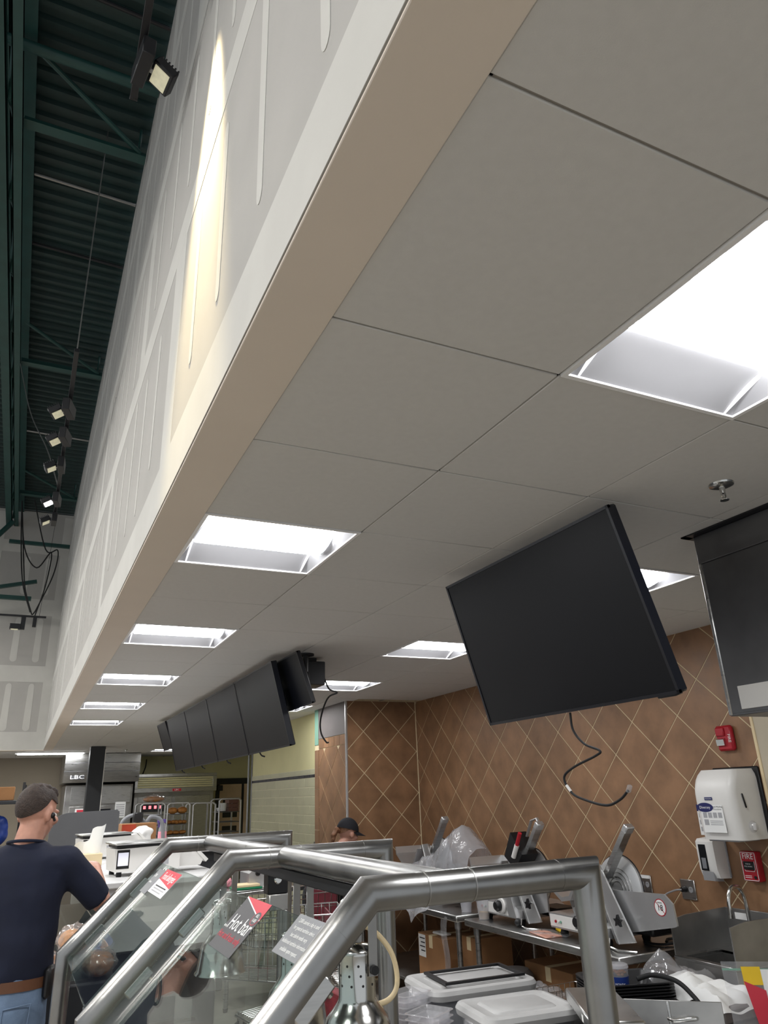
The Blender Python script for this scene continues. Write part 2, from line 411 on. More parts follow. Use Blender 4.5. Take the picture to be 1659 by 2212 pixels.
# tiled wall on the right
def clip(poly, x0, x1, y0, y1):
    for ax, lim, sg in ((0, x0, 1), (0, x1, -1), (1, y0, 1), (1, y1, -1)):
        out = []
        for i in range(len(poly)):
            a, b = poly[i], poly[(i+1) % len(poly)]; da = (a[ax]-lim)*sg; db = (b[ax]-lim)*sg
            if da >= 0: out.append(a)
            if da*db < 0:
                t = da/(da-db); out.append((a[0]+(b[0]-a[0])*t, a[1]+(b[1]-a[1])*t))
        poly = out
        if len(poly) < 3: return []
    return poly
D = 0.2135; GT = 0.0060; FULL = {}
def diamonds(par, ax, face, th, u0, u1, z0, z1, un, zn, key):
    iu = range(int((u0-un)/D)-2, int((u1-un)/D)+3); iz = range(int((z0-zn)/D)-2, int((z1-zn)/D)+3)
    for i in iu:
        for j in iz:
            if (i+j) % 2 == 0: continue     # lattice nodes are grout crossings; tile centres sit between them
            cu, cz = un+i*D, zn+j*D; d = D-GT
            poly = clip([(cu-d, cz), (cu, cz-d), (cu+d, cz), (cu, cz+d)], u0, u1, z0, z1)
            if len(poly) < 3: continue
            ar = abs(sum(poly[k][0]*poly[(k+1) % len(poly)][1]-poly[(k+1) % len(poly)][0]*poly[k][1] for k in range(len(poly))))/2
            if ar < 0.0012: continue
            if ar > 1.99*d*d:
                if key not in FULL: FULL[key] = MB().prism([(-d, 0), (0, -d), (d, 0), (0, d)], ax, 0, th).mesh('tile', smooth=False); FULL[key].materials.append(MATS['wall_tile'])
                o = bpy.data.objects.new('tile', FULL[key]); C.objects.link(o); o.parent = par; L0 = Vector(par.location)
                o.location = (Vector((face, cu, cz)) if ax == 'x' else Vector((cu, face, cz)))-L0
            else: obj('tile', MB().prism(poly, ax, face, face+th), 'wall_tile', par, smooth=False)
wr = obj('wall_right', MB().box(3.971, 3.11, 0, 4.10, 7.60, H+0.1), 'grout', kind='structure')
diamonds(wr, 'x', 3.968, 0.004, 3.125, 7.445, 0.02, H, 3.90, 1.903, 'r')
obj('wall_right_front', MB().box(3.962, -1.9, 0, 4.10, 3.105, H+0.1), 'beige_wall', kind='structure')
obj('trim_tile_edge', MB().box(3.955, 3.105, 0, 3.972, 3.125, H, 0.003), 'cream_trim', kind='structure')
wn = obj('wall_nib', MB().box(3.116, 7.456, 0, 3.972, 7.60, H+0.1), 'grout', kind='structure')
diamonds(wn, 'y', 7.453, 0.004, 3.125, 3.964, 0.02, H, 3.53, 2.118, 'n')
wl = obj('wall_nib_side', MB().box(3.116, 7.60, 0, 3.25, 8.42, H+0.1), 'grout', kind='structure')
diamonds(wl, 'x', 3.113, 0.004, 7.475, 8.28, 0.02, 2.20, 7.90, 1.95, 'l')
for i in range(5): obj('tile', MB().box(3.110, 7.475+0.1625*i, 2.206, 3.117, 7.475+0.1625*(i+1)-0.006, 2.306), 'wall_tile', wl, smooth=False)
for i in range(5): obj('tile', MB().box(3.110, 8.288, 0.05+0.43*i, 3.117, 8.415, 0.05+0.43*(i+1)-0.008), 'wall_tile', wl, smooth=False)
obj('backer_panel', MB().box(3.108, 7.475, 2.312, 3.117, 8.29, H, 0.002), 'grey_panel', wl)
obj('painted_strip', MB().box(3.109, 8.30, 2.25, 3.117, 8.415, H, 0.001), 'teal_paint', wl)
obj('trim_nib_corner', MB().box(3.104, 7.444, 0, 3.126, 7.472, H, 0.004), 'aluminium', kind='structure')
obj('trim_inner_corner', MB().cyl((3.966, 7.449, 0), (3.966, 7.449, H), 0.007, n=8), 'grout', kind='structure')
wb = obj('wall_beige', MB().box(3.205, 8.42, 0, 3.35, 11.40, H+0.1), 'yellow_wall', kind='structure')
pitch = 0.1045; z = 2.003
for r in range(19):
    zt = z-r*pitch
    if r == 0: continue
    for k in range(8):
        y0 = 8.425+0.4*k-(0.2 if r % 2 else 0); y1 = min(y0+0.395, 11.398); y0 = max(y0, 8.425)
        if y1-y0 > 0.04: obj('block', MB().box(3.198, y0, zt-pitch+0.007, 3.208, y1, zt, 0.002), 'sage_block', wb)
for k in range(15): obj('stripe_tile', MB().box(3.196, 8.425+0.2*k, 1.905, 3.208, min(8.42+0.2*(k+1), 11.398), 1.94, 0.001), 'black_tile', wb)
obj('block_bed', MB().box(3.2015, 8.42, 0, 3.206, 11.4, 2.003), 'block_mortar', wb)
for k in range(8):
    y0 = 8.425+0.4*k; y1 = min(y0+0.395, 11.398)
    if y1-y0 > 0.04: obj('block', MB().box(3.198, y0, 1.948, 3.208, y1, 2.000, 0.002), 'sage_block', wb)
obj('wall_back', MB().box(2.2, 17.9, 0, 5.3, 18.05, H+0.1), 'yellow_wall', kind='structure')
obj('wall_back_left', MB().box(-7, 17.9, 0, 2.2, 18.05, H+0.1), 'grey_wall', kind='structure')
obj('wall_far_right', MB().box(5.2, 11.40, 0, 5.3, 17.9, H+0.1), 'yellow_wall', kind='structure')
obj('wall_side_return', MB().box(3.35, 11.28, 0, 5.2, 11.40, H+0.1), 'yellow_wall', kind='structure')

# ================================================================ recessed ceiling lights
def troffer():
    t = thing('ceiling_light', (0, 0, 0), 'x', 'ceiling light', 'square recessed ceiling lights', local=True)
    f = MB(); a, b_ = 0.3035, 0.290
    for s in (-1, 1):
        f.box(-a, s*a, -0.004, a, s*b_, 0.006); f.box(s*a, -b_, -0.004, s*b_, b_, 0.006)
    obj('frame', f, 'white_enamel', t)
    for s in (-1, 1):
        def wing(u, v, s=s): 
            y = b_-(b_-0.135)*v; return (-b_+2*b_*u, s*y, 0.002+0.055*math.sin(v*PI/2))
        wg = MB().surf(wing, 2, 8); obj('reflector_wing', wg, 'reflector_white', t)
    for s in (-1, 1):
        pts = [(-b_, 0.0)]+[(-0.145+0.29*i/10, 0.052-0.045*math.sin(PI*i/10)) for i in range(11)]+[(b_, 0.0), (b_, 0.10), (-b_, 0.10)]
        obj('end_plate', MB().prism(pts, 'x', s*(b_-0.035), s*(b_-0.030)), 'cap_lit', t)
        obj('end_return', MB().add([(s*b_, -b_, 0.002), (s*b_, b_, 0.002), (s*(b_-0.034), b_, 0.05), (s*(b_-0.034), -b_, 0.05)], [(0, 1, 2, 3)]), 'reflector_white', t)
    def dif(u, v):
        a_ = PI*v; return (-0.257+0.514*u, -0.135*math.cos(a_), 0.056-0.046*math.sin(a_))
    obj('diffuser', MB().surf(dif, 2, 14), 'diffuser_lit', t)
    obj('housing', MB().box(-0.30, -0.30, 0.095, 0.30, 0.30, 0.105).box(-0.302, -0.302, 0.004, -0.296, 0.302, 0.1).box(0.296, -0.302, 0.004, 0.302, 0.302, 0.1).box(-0.302, -0.302, 0.004, 0.302, -0.296, 0.1).box(-0.302, 0.296, 0.004, 0.302, 0.302, 0.1), 'white_enamel', t)
    return t
LL = ['large square recessed ceiling light cut off by the right edge of the photo', 'square recessed ceiling light beside the bulkhead, nearest of its row',
      'square ceiling light beside the bulkhead, second from the front', 'square ceiling light beside the bulkhead, third from the front',
      'square ceiling light beside the bulkhead, fourth from the front', 'square ceiling light beside the bulkhead, fifth and farthest of its row',
      'square ceiling light half hidden by the right edge of the single hanging television', 'square ceiling light left of the single hanging television',
      'square ceiling light to the right of the small monitor behind the television row', 'square ceiling light partly hidden under the small hanging monitor',
      'small far ceiling light just left of the television row']
tr0 = troffer()
for i, (x, y) in enumerate(LIGHTS):
    o = tr0 if i == 0 else dup(tr0)
    o.location = (x+0.30515, y+0.30515, H); o['label'] = LL[i]
sl = thing('strip_light', (0.48, 15.9, H), 'long narrow white ceiling light in front of the far oven hood', 'ceiling light')
obj('frame', MB().box(-0.14, 15.73, H-0.02, 1.10, 16.05, H+0.004, 0.004), 'white_enamel', sl)
obj('diffuser', MB().box(-0.10, 15.76, H-0.035, 1.06, 16.02, H-0.018, 0.006), 'diffuser_lit', sl)

# ================================================================ hanging televisions
def tv_parts(t, wd, ht, th=0.045, bez=0.011, M=None):
    """front face at local y=-th/2, width along x, height along z"""
    obj('housing', MB(M).box(-wd/2, -th/2+0.006, -ht/2, wd/2, th/2, ht/2, 0.006).box(-wd*0.33, th/2, -ht*0.42, wd*0.33, th/2+0.03, ht*0.15, 0.01), 'tv_shell', t)
    f = MB(M)
    for s in (-1, 1):
        f.box(s*wd/2, -th/2, -ht/2, s*(wd/2-bez), -th/2+0.012, ht/2); f.box(-wd/2, -th/2, s*ht/2, wd/2, -th/2+0.012, s*(ht/2-bez))
    obj('bezel', f, 'tv_shell', t)
    obj('screen', MB(M).box(-wd/2+bez-0.001, -th/2+0.003, -ht/2+bez-0.001, wd/2-bez+0.001, -th/2+0.009, ht/2-bez+0.001), 'tv_screen', t)
def tilt_frame(xt, zt, xb, zb, yc):
    u = Vector((xt-xb, 0, zt-zb)).normalized(); yl = Vector((u.z, 0, -u.x)); xl = yl.cross(u)
    c = Vector(((xt+xb)/2, yc, (zt+zb)/2)); 
    return Matrix(((xl.x, yl.x, u.x, c.x), (xl.y, yl.y, u.y, c.y), (xl.z, yl.z, u.z, c.z), (0, 0, 0, 1)))
def tv(name, xt, zt, xb, zb, y0, y1, label, cat, group=None, th=0.045, drop=0.0):
    Mw = tilt_frame(xt, zt, xb, zb, (y0+y1)/2); ht = math.hypot(xt-xb, zt-zb)
    Mw = Mw @ Matrix.Translation((0, th/2, 0))
    t = thing(name, Mw.translation, label, cat, group)
    tv_parts(t, y1-y0, ht, th, M=Mw)
    c = Mw @ Vector((0, th/2+0.03, 0)); yc = (y0+y1)/2
    mt = MB().cyl((c.x+0.06, yc, c.z+0.02), (c.x+0.06, yc, H+0.004), 0.02, n=12).cyl((c.x+0.06, yc, H-0.012), (c.x+0.06, yc, H-0.0005), 0.06, n=20)
    mt.box(c.x-0.01, yc-0.05, c.z-0.05, c.x+0.07, yc+0.05, c.z+0.06, 0.004)
    obj('ceiling_mount', mt, 'black_metal', t)
    return t, Mw
big, Mb = tv('television', 1.700, 2.594, 1.884, 1.965, 1.722, 2.829, 'large single black television tilted down from the ceiling before the tiled wall', 'television')
obj('logo_bump', MB(Mb).box(0.45, -0.018, -0.335, 0.53, 0.02, -0.322, 0.003), 'tv_shell', big)
w4 = (9.17-4.95)/4; names = ['nearest', 'second from the front', 'third from the front', 'farthest']
for i in range(4):
    y0 = 4.95+i*w4
    t, Mq = tv('television', 1.50, 2.597, 1.650, 2.023, y0+0.004, y0+w4-0.004, 'black menu television in the joined row of four, %s' % names[i], 'television', 'joined menu televisions')
    obj('cable_stub', MB().tube(bezier([Mq @ Vector((-0.3, 0.0, -0.28)), Mq @ Vector((-0.29, 0.01, -0.32)), Mq @ Vector((-0.25, 0.02, -0.335))], 5), 0.006, 6), 'black_rubber', t)
m1, Mm = tv('monitor', 1.575, 2.612, 1.69, 2.270, 4.62, 5.22, 'small black monitor tucked behind the near end of the television row', 'monitor', th=0.03)
m2, _ = tv('monitor', 1.49, 2.597, 1.60, 2.285, 9.22, 9.80, 'small dark monitor at the far end of the television row', 'monitor', th=0.03)
cb = thing('media_box', (1.86, 5.10, 2.52), 'black media box clamped under the ceiling behind the small monitor', 'media box')
obj('case', MB().box(1.78, 5.0, 2.45, 1.93, 5.2, 2.62, 0.005), 'black_metal', cb)
obj('bracket', MB().box(1.82, 5.05, 2.62, 1.88, 5.12, H-0.001), 'black_metal', cb)
obj('hanging_cable', MB().tube(bezier([(1.93, 5.02, 2.50), (1.96, 5.0, 2.42), (2.03, 5.02, 2.40), (1.97, 5.03, 2.37), (1.94, 5.06, 2.30), (1.935, 5.12, 2.20), (1.95, 5.14, 2.12), (1.98, 5.12, 2.06), (1.99, 5.10, 2.055)], 6), 0.006, 6), 'black_rubber', None, 'black cable dangling from the media box below the ceiling', 'cable')
dc = thing('television_cable', (1.9, 2.2, 1.9), 'black looping cable with a plug hanging below the single television', 'cable')
cp = [(1.90, 2.29, 1.965), (1.90, 2.285, 1.90), (1.89, 2.22, 1.845), (1.88, 2.13, 1.815), (1.875, 2.15, 1.798), (1.87, 2.27, 1.765), (1.87, 2.335, 1.73), (1.87, 2.30, 1.675), (1.87, 2.22, 1.648), (1.87, 2.12, 1.632), (1.87, 2.05, 1.65), (1.87, 2.005, 1.678)]
obj('cord', MB().tube(bezier(cp, 8), 0.0045, 8), 'black_rubber', dc)
obj('plug', MB().box(-0.008, -0.006, -0.012, 0.008, 0.006, 0.014, 0.002, M=Matrix.Translation((1.87, 2.0, 1.683)) @ Matrix.Rotation(0.6, 4, 'X')), 'clear_plastic', dc)
obj('cable_tag', MB().cyl((1.87, 2.326, 1.702), (1.87, 2.305, 1.680), 0.0055, n=8), 'white_plastic', dc)
# ceiling sprinklers
def sprinkler(x, y, label):
    t = thing('sprinkler', (x, y, H), label, 'sprinkler')
    obj('escutcheon', MB().lathe([(0.0, -0.0005), (0.042, -0.0005), (0.040, -0.006), (0.025, -0.012), (0.0, -0.012)], (x, y, H), 24), 'chrome', t)
    obj('body', MB().cyl((x, y, H-0.01), (x, y, H-0.035), 0.011, 0.008, 12).tube([(x-0.009, y, H-0.03), (x-0.011, y, H-0.045), (x, y, H-0.058)], 0.003, 6).tube([(x+0.009, y, H-0.03), (x+0.011, y, H-0.045), (x, y, H-0.058)], 0.003, 6), 'chrome', t)
    obj('deflector', MB().lathe([(0.0, 0), (0.015, 0), (0.016, 0.002), (0, 0.002)], (x, y, H-0.061), 14), 'chrome', t)
sprinkler(2.06, 1.54, 'chrome sprinkler head on the ceiling above the single television')
sprinkler(1.77, 15.2, 'tiny far sprinkler head on the ceiling near the oven hood')
# exhaust hood at the right
hd = thing('exhaust_hood', (2.86, 0.9, 1.93), 'dark stainless exhaust hood box hanging from the ceiling at the right edge', 'hood')
obj('face_panel', MB().box(2.42, -1.2, 1.932, 2.426, 1.985, 2.53, 0.002), 'steel_dark', hd)
obj('upper_panel', MB().box(2.414, -1.2, 2.53, 2.426, 1.99, H-0.006, 0.002), 'steel_dark', hd)
obj('end_panel', MB().box(2.422, 1.972, 1.932, 3.40, 1.988, H-0.006, 0.002), 'steel_dark', hd)
obj('corner_edge', MB().box(2.416, 1.978, 1.928, 2.432, 1.994, 2.535, 0.003), 'steel_brushed', hd)
obj('bottom_panel', MB().box(2.42, -1.2, 1.925, 3.40, 1.99, 1.935, 0.002), 'steel_dark', hd)
obj('ceiling_flange', MB().box(2.375, -1.2, H-0.006, 2.42, 2.02, H-0.0005, 0.001).box(2.375, 1.99, H-0.006, 3.4, 2.02, H-0.0005, 0.001), 'black_metal', hd)
obj('label_plate', MB().box(2.415, 1.55, 1.945, 2.421, 1.93, 2.03, 0.001), 'white_plastic', hd)

# ================================================================ open roof: girder, joists, conduits, track lights
def angle_y(mb, x0, x1, z, y0, y1, t=0.008, leg=0.08, side=1):
    mb.box(x0, y0, z, x1, y1, z+t); xv = x1 if side > 0 else x0
    mb.box(xv-t if side > 0 else xv, y0, z, xv if side > 0 else xv+t, y1, z+leg)
gd = thing('roof_girder', (-0.75, 8.0, 6.9), 'long dark green steel joist girder under the roof deck at the left edge', 'girder')
m_ = MB(); angle_y(m_, -0.735, -0.66, 6.90, -1.8, 15.18, side=-1); obj('bottom_chord', m_, 'green_steel', gd)
m_ = MB(); angle_y(m_, -0.88, -0.775, 6.90, -1.8, 15.18, side=1); obj('bottom_chord', m_, 'green_steel', gd)
m_ = MB(); angle_y(m_, -0.70, -0.60, 7.22, -1.8, 15.18, side=-1); obj('top_chord', m_, 'green_steel', gd)
m_ = MB(); angle_y(m_, -0.88, -0.79, 7.22, -1.8, 15.18, side=1); obj('top_chord', m_, 'green_steel', gd)
y = 0.5; k = 0
while y < 14.8:
    obj('web_bar', MB().cyl((-0.755, y, 6.93), (-0.755, y+0.55, 7.24), 0.016, n=8) if k % 2 == 0 else MB().cyl((-0.755, y, 7.24), (-0.755, y+0.55, 6.93), 0.016, n=8), 'green_steel', gd)
    y += 0.55; k += 1
jl = ['nearest green roof joist between the girder and the bulkhead top', 'middle green roof joist between the girder and the bulkhead top', 'farthest green roof joist crossing to the bulkhead top']
for i, y in enumerate((5.15, 9.0, 13.6)):
    j = thing('roof_joist', (-0.2, y, 7.0), jl[i], 'joist', 'roof joists')
    obj('bottom_chord', MB().box(-0.66, y-0.05, 6.98, 0.31, y+0.05, 6.99).box(-0.66, y-0.006, 6.99, 0.31, y+0.006, 7.06), 'green_steel', j)
    obj('brace', MB().cyl((-0.64, y-0.55, 7.24), (0.26, y-0.03, 7.02), 0.022, n=8), 'green_steel', j)
    obj('hanger', MB().cyl((0.25, y, 6.99), (0.25, y, 7.32), 0.012, n=8), 'green_steel', j)
obj('roof_pipe', MB().cyl((-0.9, 4.55, 7.14), (0.32, 4.55, 7.14), 0.045, n=14), 'green_steel', None, 'thick dark green pipe crossing under the deck by the first track light', 'pipe')
cl = ['bright metal conduit crossing the deck above the hanging rod', 'thin metal conduit crossing the deck beyond the three angled track lights', 'farthest metal conduit crossing the deck', 'dark conduit crossing the deck near the top of the photo', 'dark conduit crossing halfway along the deck']
for i, (y, m) in enumerate(((6.0, 'conduit'), (11.55, 'conduit'), (14.2, 'conduit'), (4.05, 'black_metal'), (7.0, 'black_metal'))):
    obj('conduit', MB().cyl((-0.60, y, 7.275), (0.32, y+0.03, 7.275), 0.016, n=8), m, None, cl[i], 'conduit')
# raking braces in front of the end wall
obj('green_brace', MB().box(-0.9, -0.04, -0.03, 0.9, 0.04, 0.03, M=Matrix.Translation((-1.05, 14.5, 5.40)) @ Matrix.Rotation(-0.25, 4, 'Y')), 'green_steel', None, 'sloping green steel brace ending before the far drywall', 'brace')
obj('green_brace', MB().box(-0.6, -0.04, -0.035, 0.55, 0.04, 0.035, M=Matrix.Translation((-0.78, 14.4, 5.26))), 'green_steel', None, 'short level green steel bar below the sloping brace', 'brace')
obj('green_brace', MB().box(-0.75, 14.55, 6.36, 0.31, 14.63, 6.42), 'green_steel', None, 'level green steel bar reaching the bulkhead at the far end', 'brace')
def strut(a, b, label): obj('green_brace', MB().cyl(a, b, 0.05, n=6), 'green_steel', None, label, 'brace')
strut((-0.75, 14.9, 6.9), (-1.3, 14.9, 6.1), 'diagonal green knee brace under the far end of the girder')
# track lights
def track(x, y0, y1, z, label):
    t = thing('light_track', (x, (y0+y1)/2, z), label, 'light track')
    obj('rail', MB().box(x-0.018, y0, z-0.016, x+0.018, y1, z+0.016, 0.002), 'black_metal', t)
    obj('end_cap', MB().box(x-0.020, y1-0.002, z-0.018, x+0.020, y1+0.015, z+0.018, 0.003), 'black_plastic', t)
    obj('suspension_rod', MB().cyl((x, y0+0.1, z+0.016), (x, y0+0.1, 7.3), 0.005, n=6), 'conduit', t)
track(0.085, -1.0, 2.90, 5.08, 'near black light track beside the bulkhead at the top edge')
track(-0.02, 5.16, 9.2, 4.93, 'far black light track hanging on a long thin rod')
def spot():
    t = thing('track_light', (0, 0, 0), 'x', 'spotlight', 'black track lights', local=True)
    obj('driver_box', MB().box(-0.03, -0.10, -0.13, 0.03, 0.10, -0.02, 0.004), 'black_metal', t)
    hdp = MB(); Mh = Matrix.Translation((0.10, 0, -0.10)) @ Matrix.Rotation(0.55, 4, 'Y')
    hdp.box(-0.055, -0.065, -0.035, 0.055, 0.065, 0.02, 0.006, M=Mh); 
    for k in range(6): hdp.box(-0.05+0.018*k, -0.06, 0.02, -0.044+0.018*k, 0.06, 0.035, M=Mh)
    hh = obj('head', hdp, 'black_metal', t)
    obj('lens', MB().box(-0.04, -0.05, -0.039, 0.04, 0.05, -0.034, M=Mh), 'lens_led', hh)
    obj('bracket', MB().box(0.02, -0.012, -0.11, 0.07, 0.012, -0.06, 0.003), 'grey_plastic', t)
    return t
sp = spot()
SP = [(0.10, 2.62, 5.065, 0.15, 'black track light with square lens at the top beside the bulkhead', 'lens_led'),
      (-0.02, 5.95, 4.91, PI-0.3, 'upper of the two track lights angled left on the far track', 'lens_led'),
      (-0.02, 6.50, 4.91, PI-0.3, 'lower of the two track lights angled left on the far track', 'lens_led'),
      (-0.02, 7.15, 4.91, PI-0.1, 'third track light on the far track, its lens facing down', 'lens_led'),
      (-0.02, 8.10, 4.91, PI-0.2, 'glaring lit track light, brightest on the far track', 'lamp_lit'),
      (-0.02, 8.75, 4.91, PI, 'last track light at the end of the far track', 'lens_led')]
for i, (x, y, z, rz, lb, lm) in enumerate(SP):
    o = sp if i == 0 else dup(sp)
    o.location = (x, y, z); o.rotation_euler[2] = rz; o['label'] = lb
    if lm != 'lens_led':
        for ch in o.children:
            for g in ch.children: g.data = g.data.copy(); g.data.materials.clear(); g.data.materials.append(MATS[lm])
# warm track light grazing the bulkhead (its head is just above the frame)
ws = dup(sp, (0.055, 1.95, 5.065), 0.1, 'warm track light grazing the bulkhead just above the top edge')
sd = bpy.data.lights.new('warm_beam', 'SPOT'); sd.energy = 300; sd.color = (1.0, 0.80, 0.45); sd.spot_size = math.radians(30); sd.spot_blend = 0.9; sd.shadow_soft_size = 0.03
so = bpy.data.objects.new('warm_beam', sd); C.objects.link(so); so.parent = ws; so.location = (0.105, 0, -0.16); so.rotation_euler = (0, -0.06, 0)
# far hanging track with tangled cables
ft = thing('light_track', (-0.35, 13.5, 4.73), 'short black light track hanging on tangled cables before the far drywall', 'light track')
obj('rail', MB().box(-1.2, 13.48, 4.715, 0.06, 13.52, 4.745, 0.003), 'black_metal', ft)
obj('suspension_wire', MB().cyl((-0.05, 13.5, 4.745), (0.02, 13.5, 7.3), 0.003, n=5), 'black_rubber', ft)
hh = obj('spot_head', MB().box(-0.48, 13.46, 4.50, -0.31, 13.56, 4.59, 0.006), 'black_metal', ft); obj('spot_stem', MB().box(-0.32, 13.47, 4.50, -0.25, 13.54, 4.715, 0.004), 'black_metal', ft); obj('spot_driver', MB().box(-0.14, 13.47, 4.55, -0.08, 13.53, 4.715, 0.004), 'black_metal', ft)
obj('lens', MB().box(-0.46, 13.47, 4.496, -0.35, 13.55, 4.502), 'lens_led', hh)
hb = thing('cable_bundle', (-0.3, 13.5, 4.7), 'tangle of black cables drooping from the girder to the far track', 'cable')
for pts in ([(-0.6, 13.6, 6.85), (-0.50, 13.5, 6.0), (-0.38, 13.5, 5.3), (-0.2, 13.5, 4.8)], [(-0.6, 13.6, 6.85), (-0.44, 13.5, 5.95), (-0.2, 13.5, 5.60), (0.0, 13.5, 5.9), (-0.02, 13.5, 5.3), (-0.12, 13.5, 4.75)],
            [(-0.4, 13.6, 6.9), (-0.1, 13.5, 5.95), (0.10, 13.5, 5.95), (0.08, 13.5, 5.5), (-0.1, 13.5, 4.9), (-0.16, 13.5, 4.76)], [(-0.6, 13.6, 6.85), (-0.42, 13.5, 5.7), (-0.33, 13.5, 5.2), (-0.17, 13.5, 4.76)]):
    obj('cable', MB().tube(bezier(pts, 7), 0.011, 6), 'black_rubber', hb)
obj('roof_cable', MB().tube(bezier([(-0.66, 8.9, 6.92), (-0.45, 8.8, 6.2), (-0.2, 8.5, 5.6), (-0.03, 8.0, 4.96)], 7), 0.006, 6), 'conduit', None, 'thin grey cable drooping from the girder to the glaring track light', 'cable')

# ================================================================ hot bar sneeze guard
TR = 0.0325; EX, EZ, LX, LZ, PX = 0.652, 1.514, 0.258, 1.126, 1.198; LPX = 0.83
FY = (1.46, 2.54, 3.65)
sg = thing('sneeze_guard', (0.7, 2.56, 0.0), 'bent steel tube and glass sneeze guard of the hot bar with three frames', 'sneeze guard')
d = Vector((EX-LX, 0, EZ-LZ)).normalized(); A0 = Vector((0.645, 0, 1.478)); nrm = Vector((d.z, 0, -d.x))
def on_pane(y, s, off=0.0): p = A0+d*s-nrm*off; return Vector((p.x, y, p.z))
for i, y in enumerate(FY):
    e0 = Vector((EX, y, EZ)); l0 = Vector((LX, y, LZ)); p0 = Vector((PX, y, EZ))
    obj('sloping_tube', MB().cyl(l0+d*0.07, e0-d*0.09, TR, n=28), 'steel_tube', sg)
    obj('top_tube', MB().cyl(e0+Vector((0.10, 0, 0)), p0-Vector((0.085, 0, 0)), TR, n=28), 'steel_tube', sg)
    obj('elbow', MB().tube([e0-d*0.09, e0, e0+Vector((0.10, 0, 0))], TR+0.0007, 28), 'steel_tube', sg)
    obj('elbow', MB().tube([p0-Vector((0.085, 0, 0)), p0, p0-Vector((0, 0, 0.085))], TR+0.0007, 28), 'steel_tube', sg)
    obj('elbow', MB().tube([l0+d*0.07, l0, l0-Vector((0, 0, 0.06))], TR+0.0007, 28), 'steel_tube', sg)
    for x, z, nm in ((PX, EZ-0.085, 'rear_post'), (LX, LZ-0.06, 'front_post')):
        ps = obj(nm, MB().cyl((x, y, z), (x, y, 0.012), TR, n=28), 'steel_tube', sg)
        obj('floor_flange', MB().lathe([(0, 0), (0.055, 0), (0.055, 0.008), (0.034, 0.014), (0, 0.014)], (x, y, 0.0), 24), 'steel_brushed', ps)
    for x in (LPX-0.055, LPX+0.055): obj('weld_ring', MB().tube([(x-0.0015, y, EZ), (x+0.0015, y, EZ)], TR+0.0014, 28), 'steel_dull', sg)
    for q in (0.20, 0.43) if i != 1 else (0.20, 0.40):
        c = e0-d*q; Mx = frame(c+nrm*0.028, (0, 1, 0), d)
        o = obj('glass_clamp', MB(Mx).box(-0.028, -0.045, -0.016, 0.028, 0.045, 0.016, 0.004), 'steel_brushed', sg)
        obj('clamp_bolt', MB(Mx).cyl((0.0, 0.03, -0.030), (0.0, 0.03, 0.03), 0.006, n=8), 'chrome', o)
for i in range(2):
    obj('top_rail', MB().cyl((LPX, FY[i]+TR, EZ), (LPX, FY[i+1]-TR, EZ), TR, n=28), 'steel_tube', sg)
    y0, y1 = FY[i]+0.03, FY[i+1]-0.03; M_ = frame(on_pane((y0+y1)/2, -0.285), (0, -1, 0), d)
    obj('glass_pane', MB(M_).box(-(y1-y0)/2, -0.24, -0.003, (y1-y0)/2, 0.24, 0.003, 0.001), 'clear_glass', sg)
ch = obj('lamp_channel', MB().box(LPX+0.01, FY[0]+0.42, 1.440, LPX+0.09, FY[2]-0.06, 1.475, 0.003), 'black_metal', sg, 'black lamp channel under the rail')
obj('channel_web', MB().box(LPX+0.045, FY[0]+0.43, 1.475, LPX+0.055, FY[2]-0.07, EZ-0.02), 'black_metal', ch)
obj('glass_tab', MB(frame((0.30, 3.60, 1.085), (1, 0, 0), (0, 0, 1))).box(-0.03, -0.045, -0.004, 0.055, 0.045, 0.004, 0.003), 'clear_glass', sg)
# cards on the glass: local x runs along the bar, local y up the slope
def card(name, yc, sc, wd, ht, base, label, cat='sign'):
    Mc = frame(on_pane(yc, sc, 0.0045), (0, -1, 0), d)
    t = thing(name, Mc.translation, label, cat)
    obj('card', MB(Mc).box(-wd/2, -ht/2, -0.0005, wd/2, ht/2, 0.0005), base, t)
    return t, Mc
def words(t, Mc, x, y, body, size, m, nm='lettering', sq=1.0, rot=0.0):
    obj(nm, text_mb(body, size, Mc @ Matrix.Translation((x, y, 0.0009)) @ Matrix.Rotation(rot, 4, 'Z'), 0.0002, squeeze=sq), m, t)
def flat(t, Mc, poly, m, nm, z=0.0007): obj(nm, MB(Mc).prism(poly, 'z', z-0.0002, z+0.0001), m, t)
t, Mc = card('sign_card', 2.06, -0.120, 0.215, 0.147, 'sign_charcoal', 'charcoal card with red corner reading Hot bar on the glass')
flat(t, Mc, [(-0.1075, 0.0735), (0.1075, 0.0735), (0.1075, 0.030)], 'sign_red', 'red_corner')
flat(t, Mc, [(-0.1075, 0.0735), (-0.1075, 0.070), (0.1075, 0.027), (0.1075, 0.030)], 'white_paper', 'white_line', 0.0009)
words(t, Mc, -0.005, 0.0, '..Hot bar', 0.058, 'white_paper'); words(t, Mc, -0.005, -0.036, 'Hot and fresh only', 0.026, 'sign_red')
obj('badge', MB(Mc).lathe([(0.027, 0.0006), (0.027, 0.0012), (0.025, 0.0012), (0.025, 0.0006)], (0.075, 0.030, 0), 28, sy=0.7), 'sign_red', t)
flat(t, Mc, [(0.075+0.0252*math.cos(a*PI/12), 0.030+0.0176*math.sin(a*PI/12)) for a in range(24)], 'sign_charcoal', 'badge_face', 0.0010)
words(t, Mc @ Matrix.Translation((0, 0, 0.0004)), 0.075, 0.037, 'ALL', 0.013, 'white_paper'); words(t, Mc @ Matrix.Translation((0, 0, 0.0004)), 0.075, 0.024, 'U-SEE', 0.012, 'white_paper')
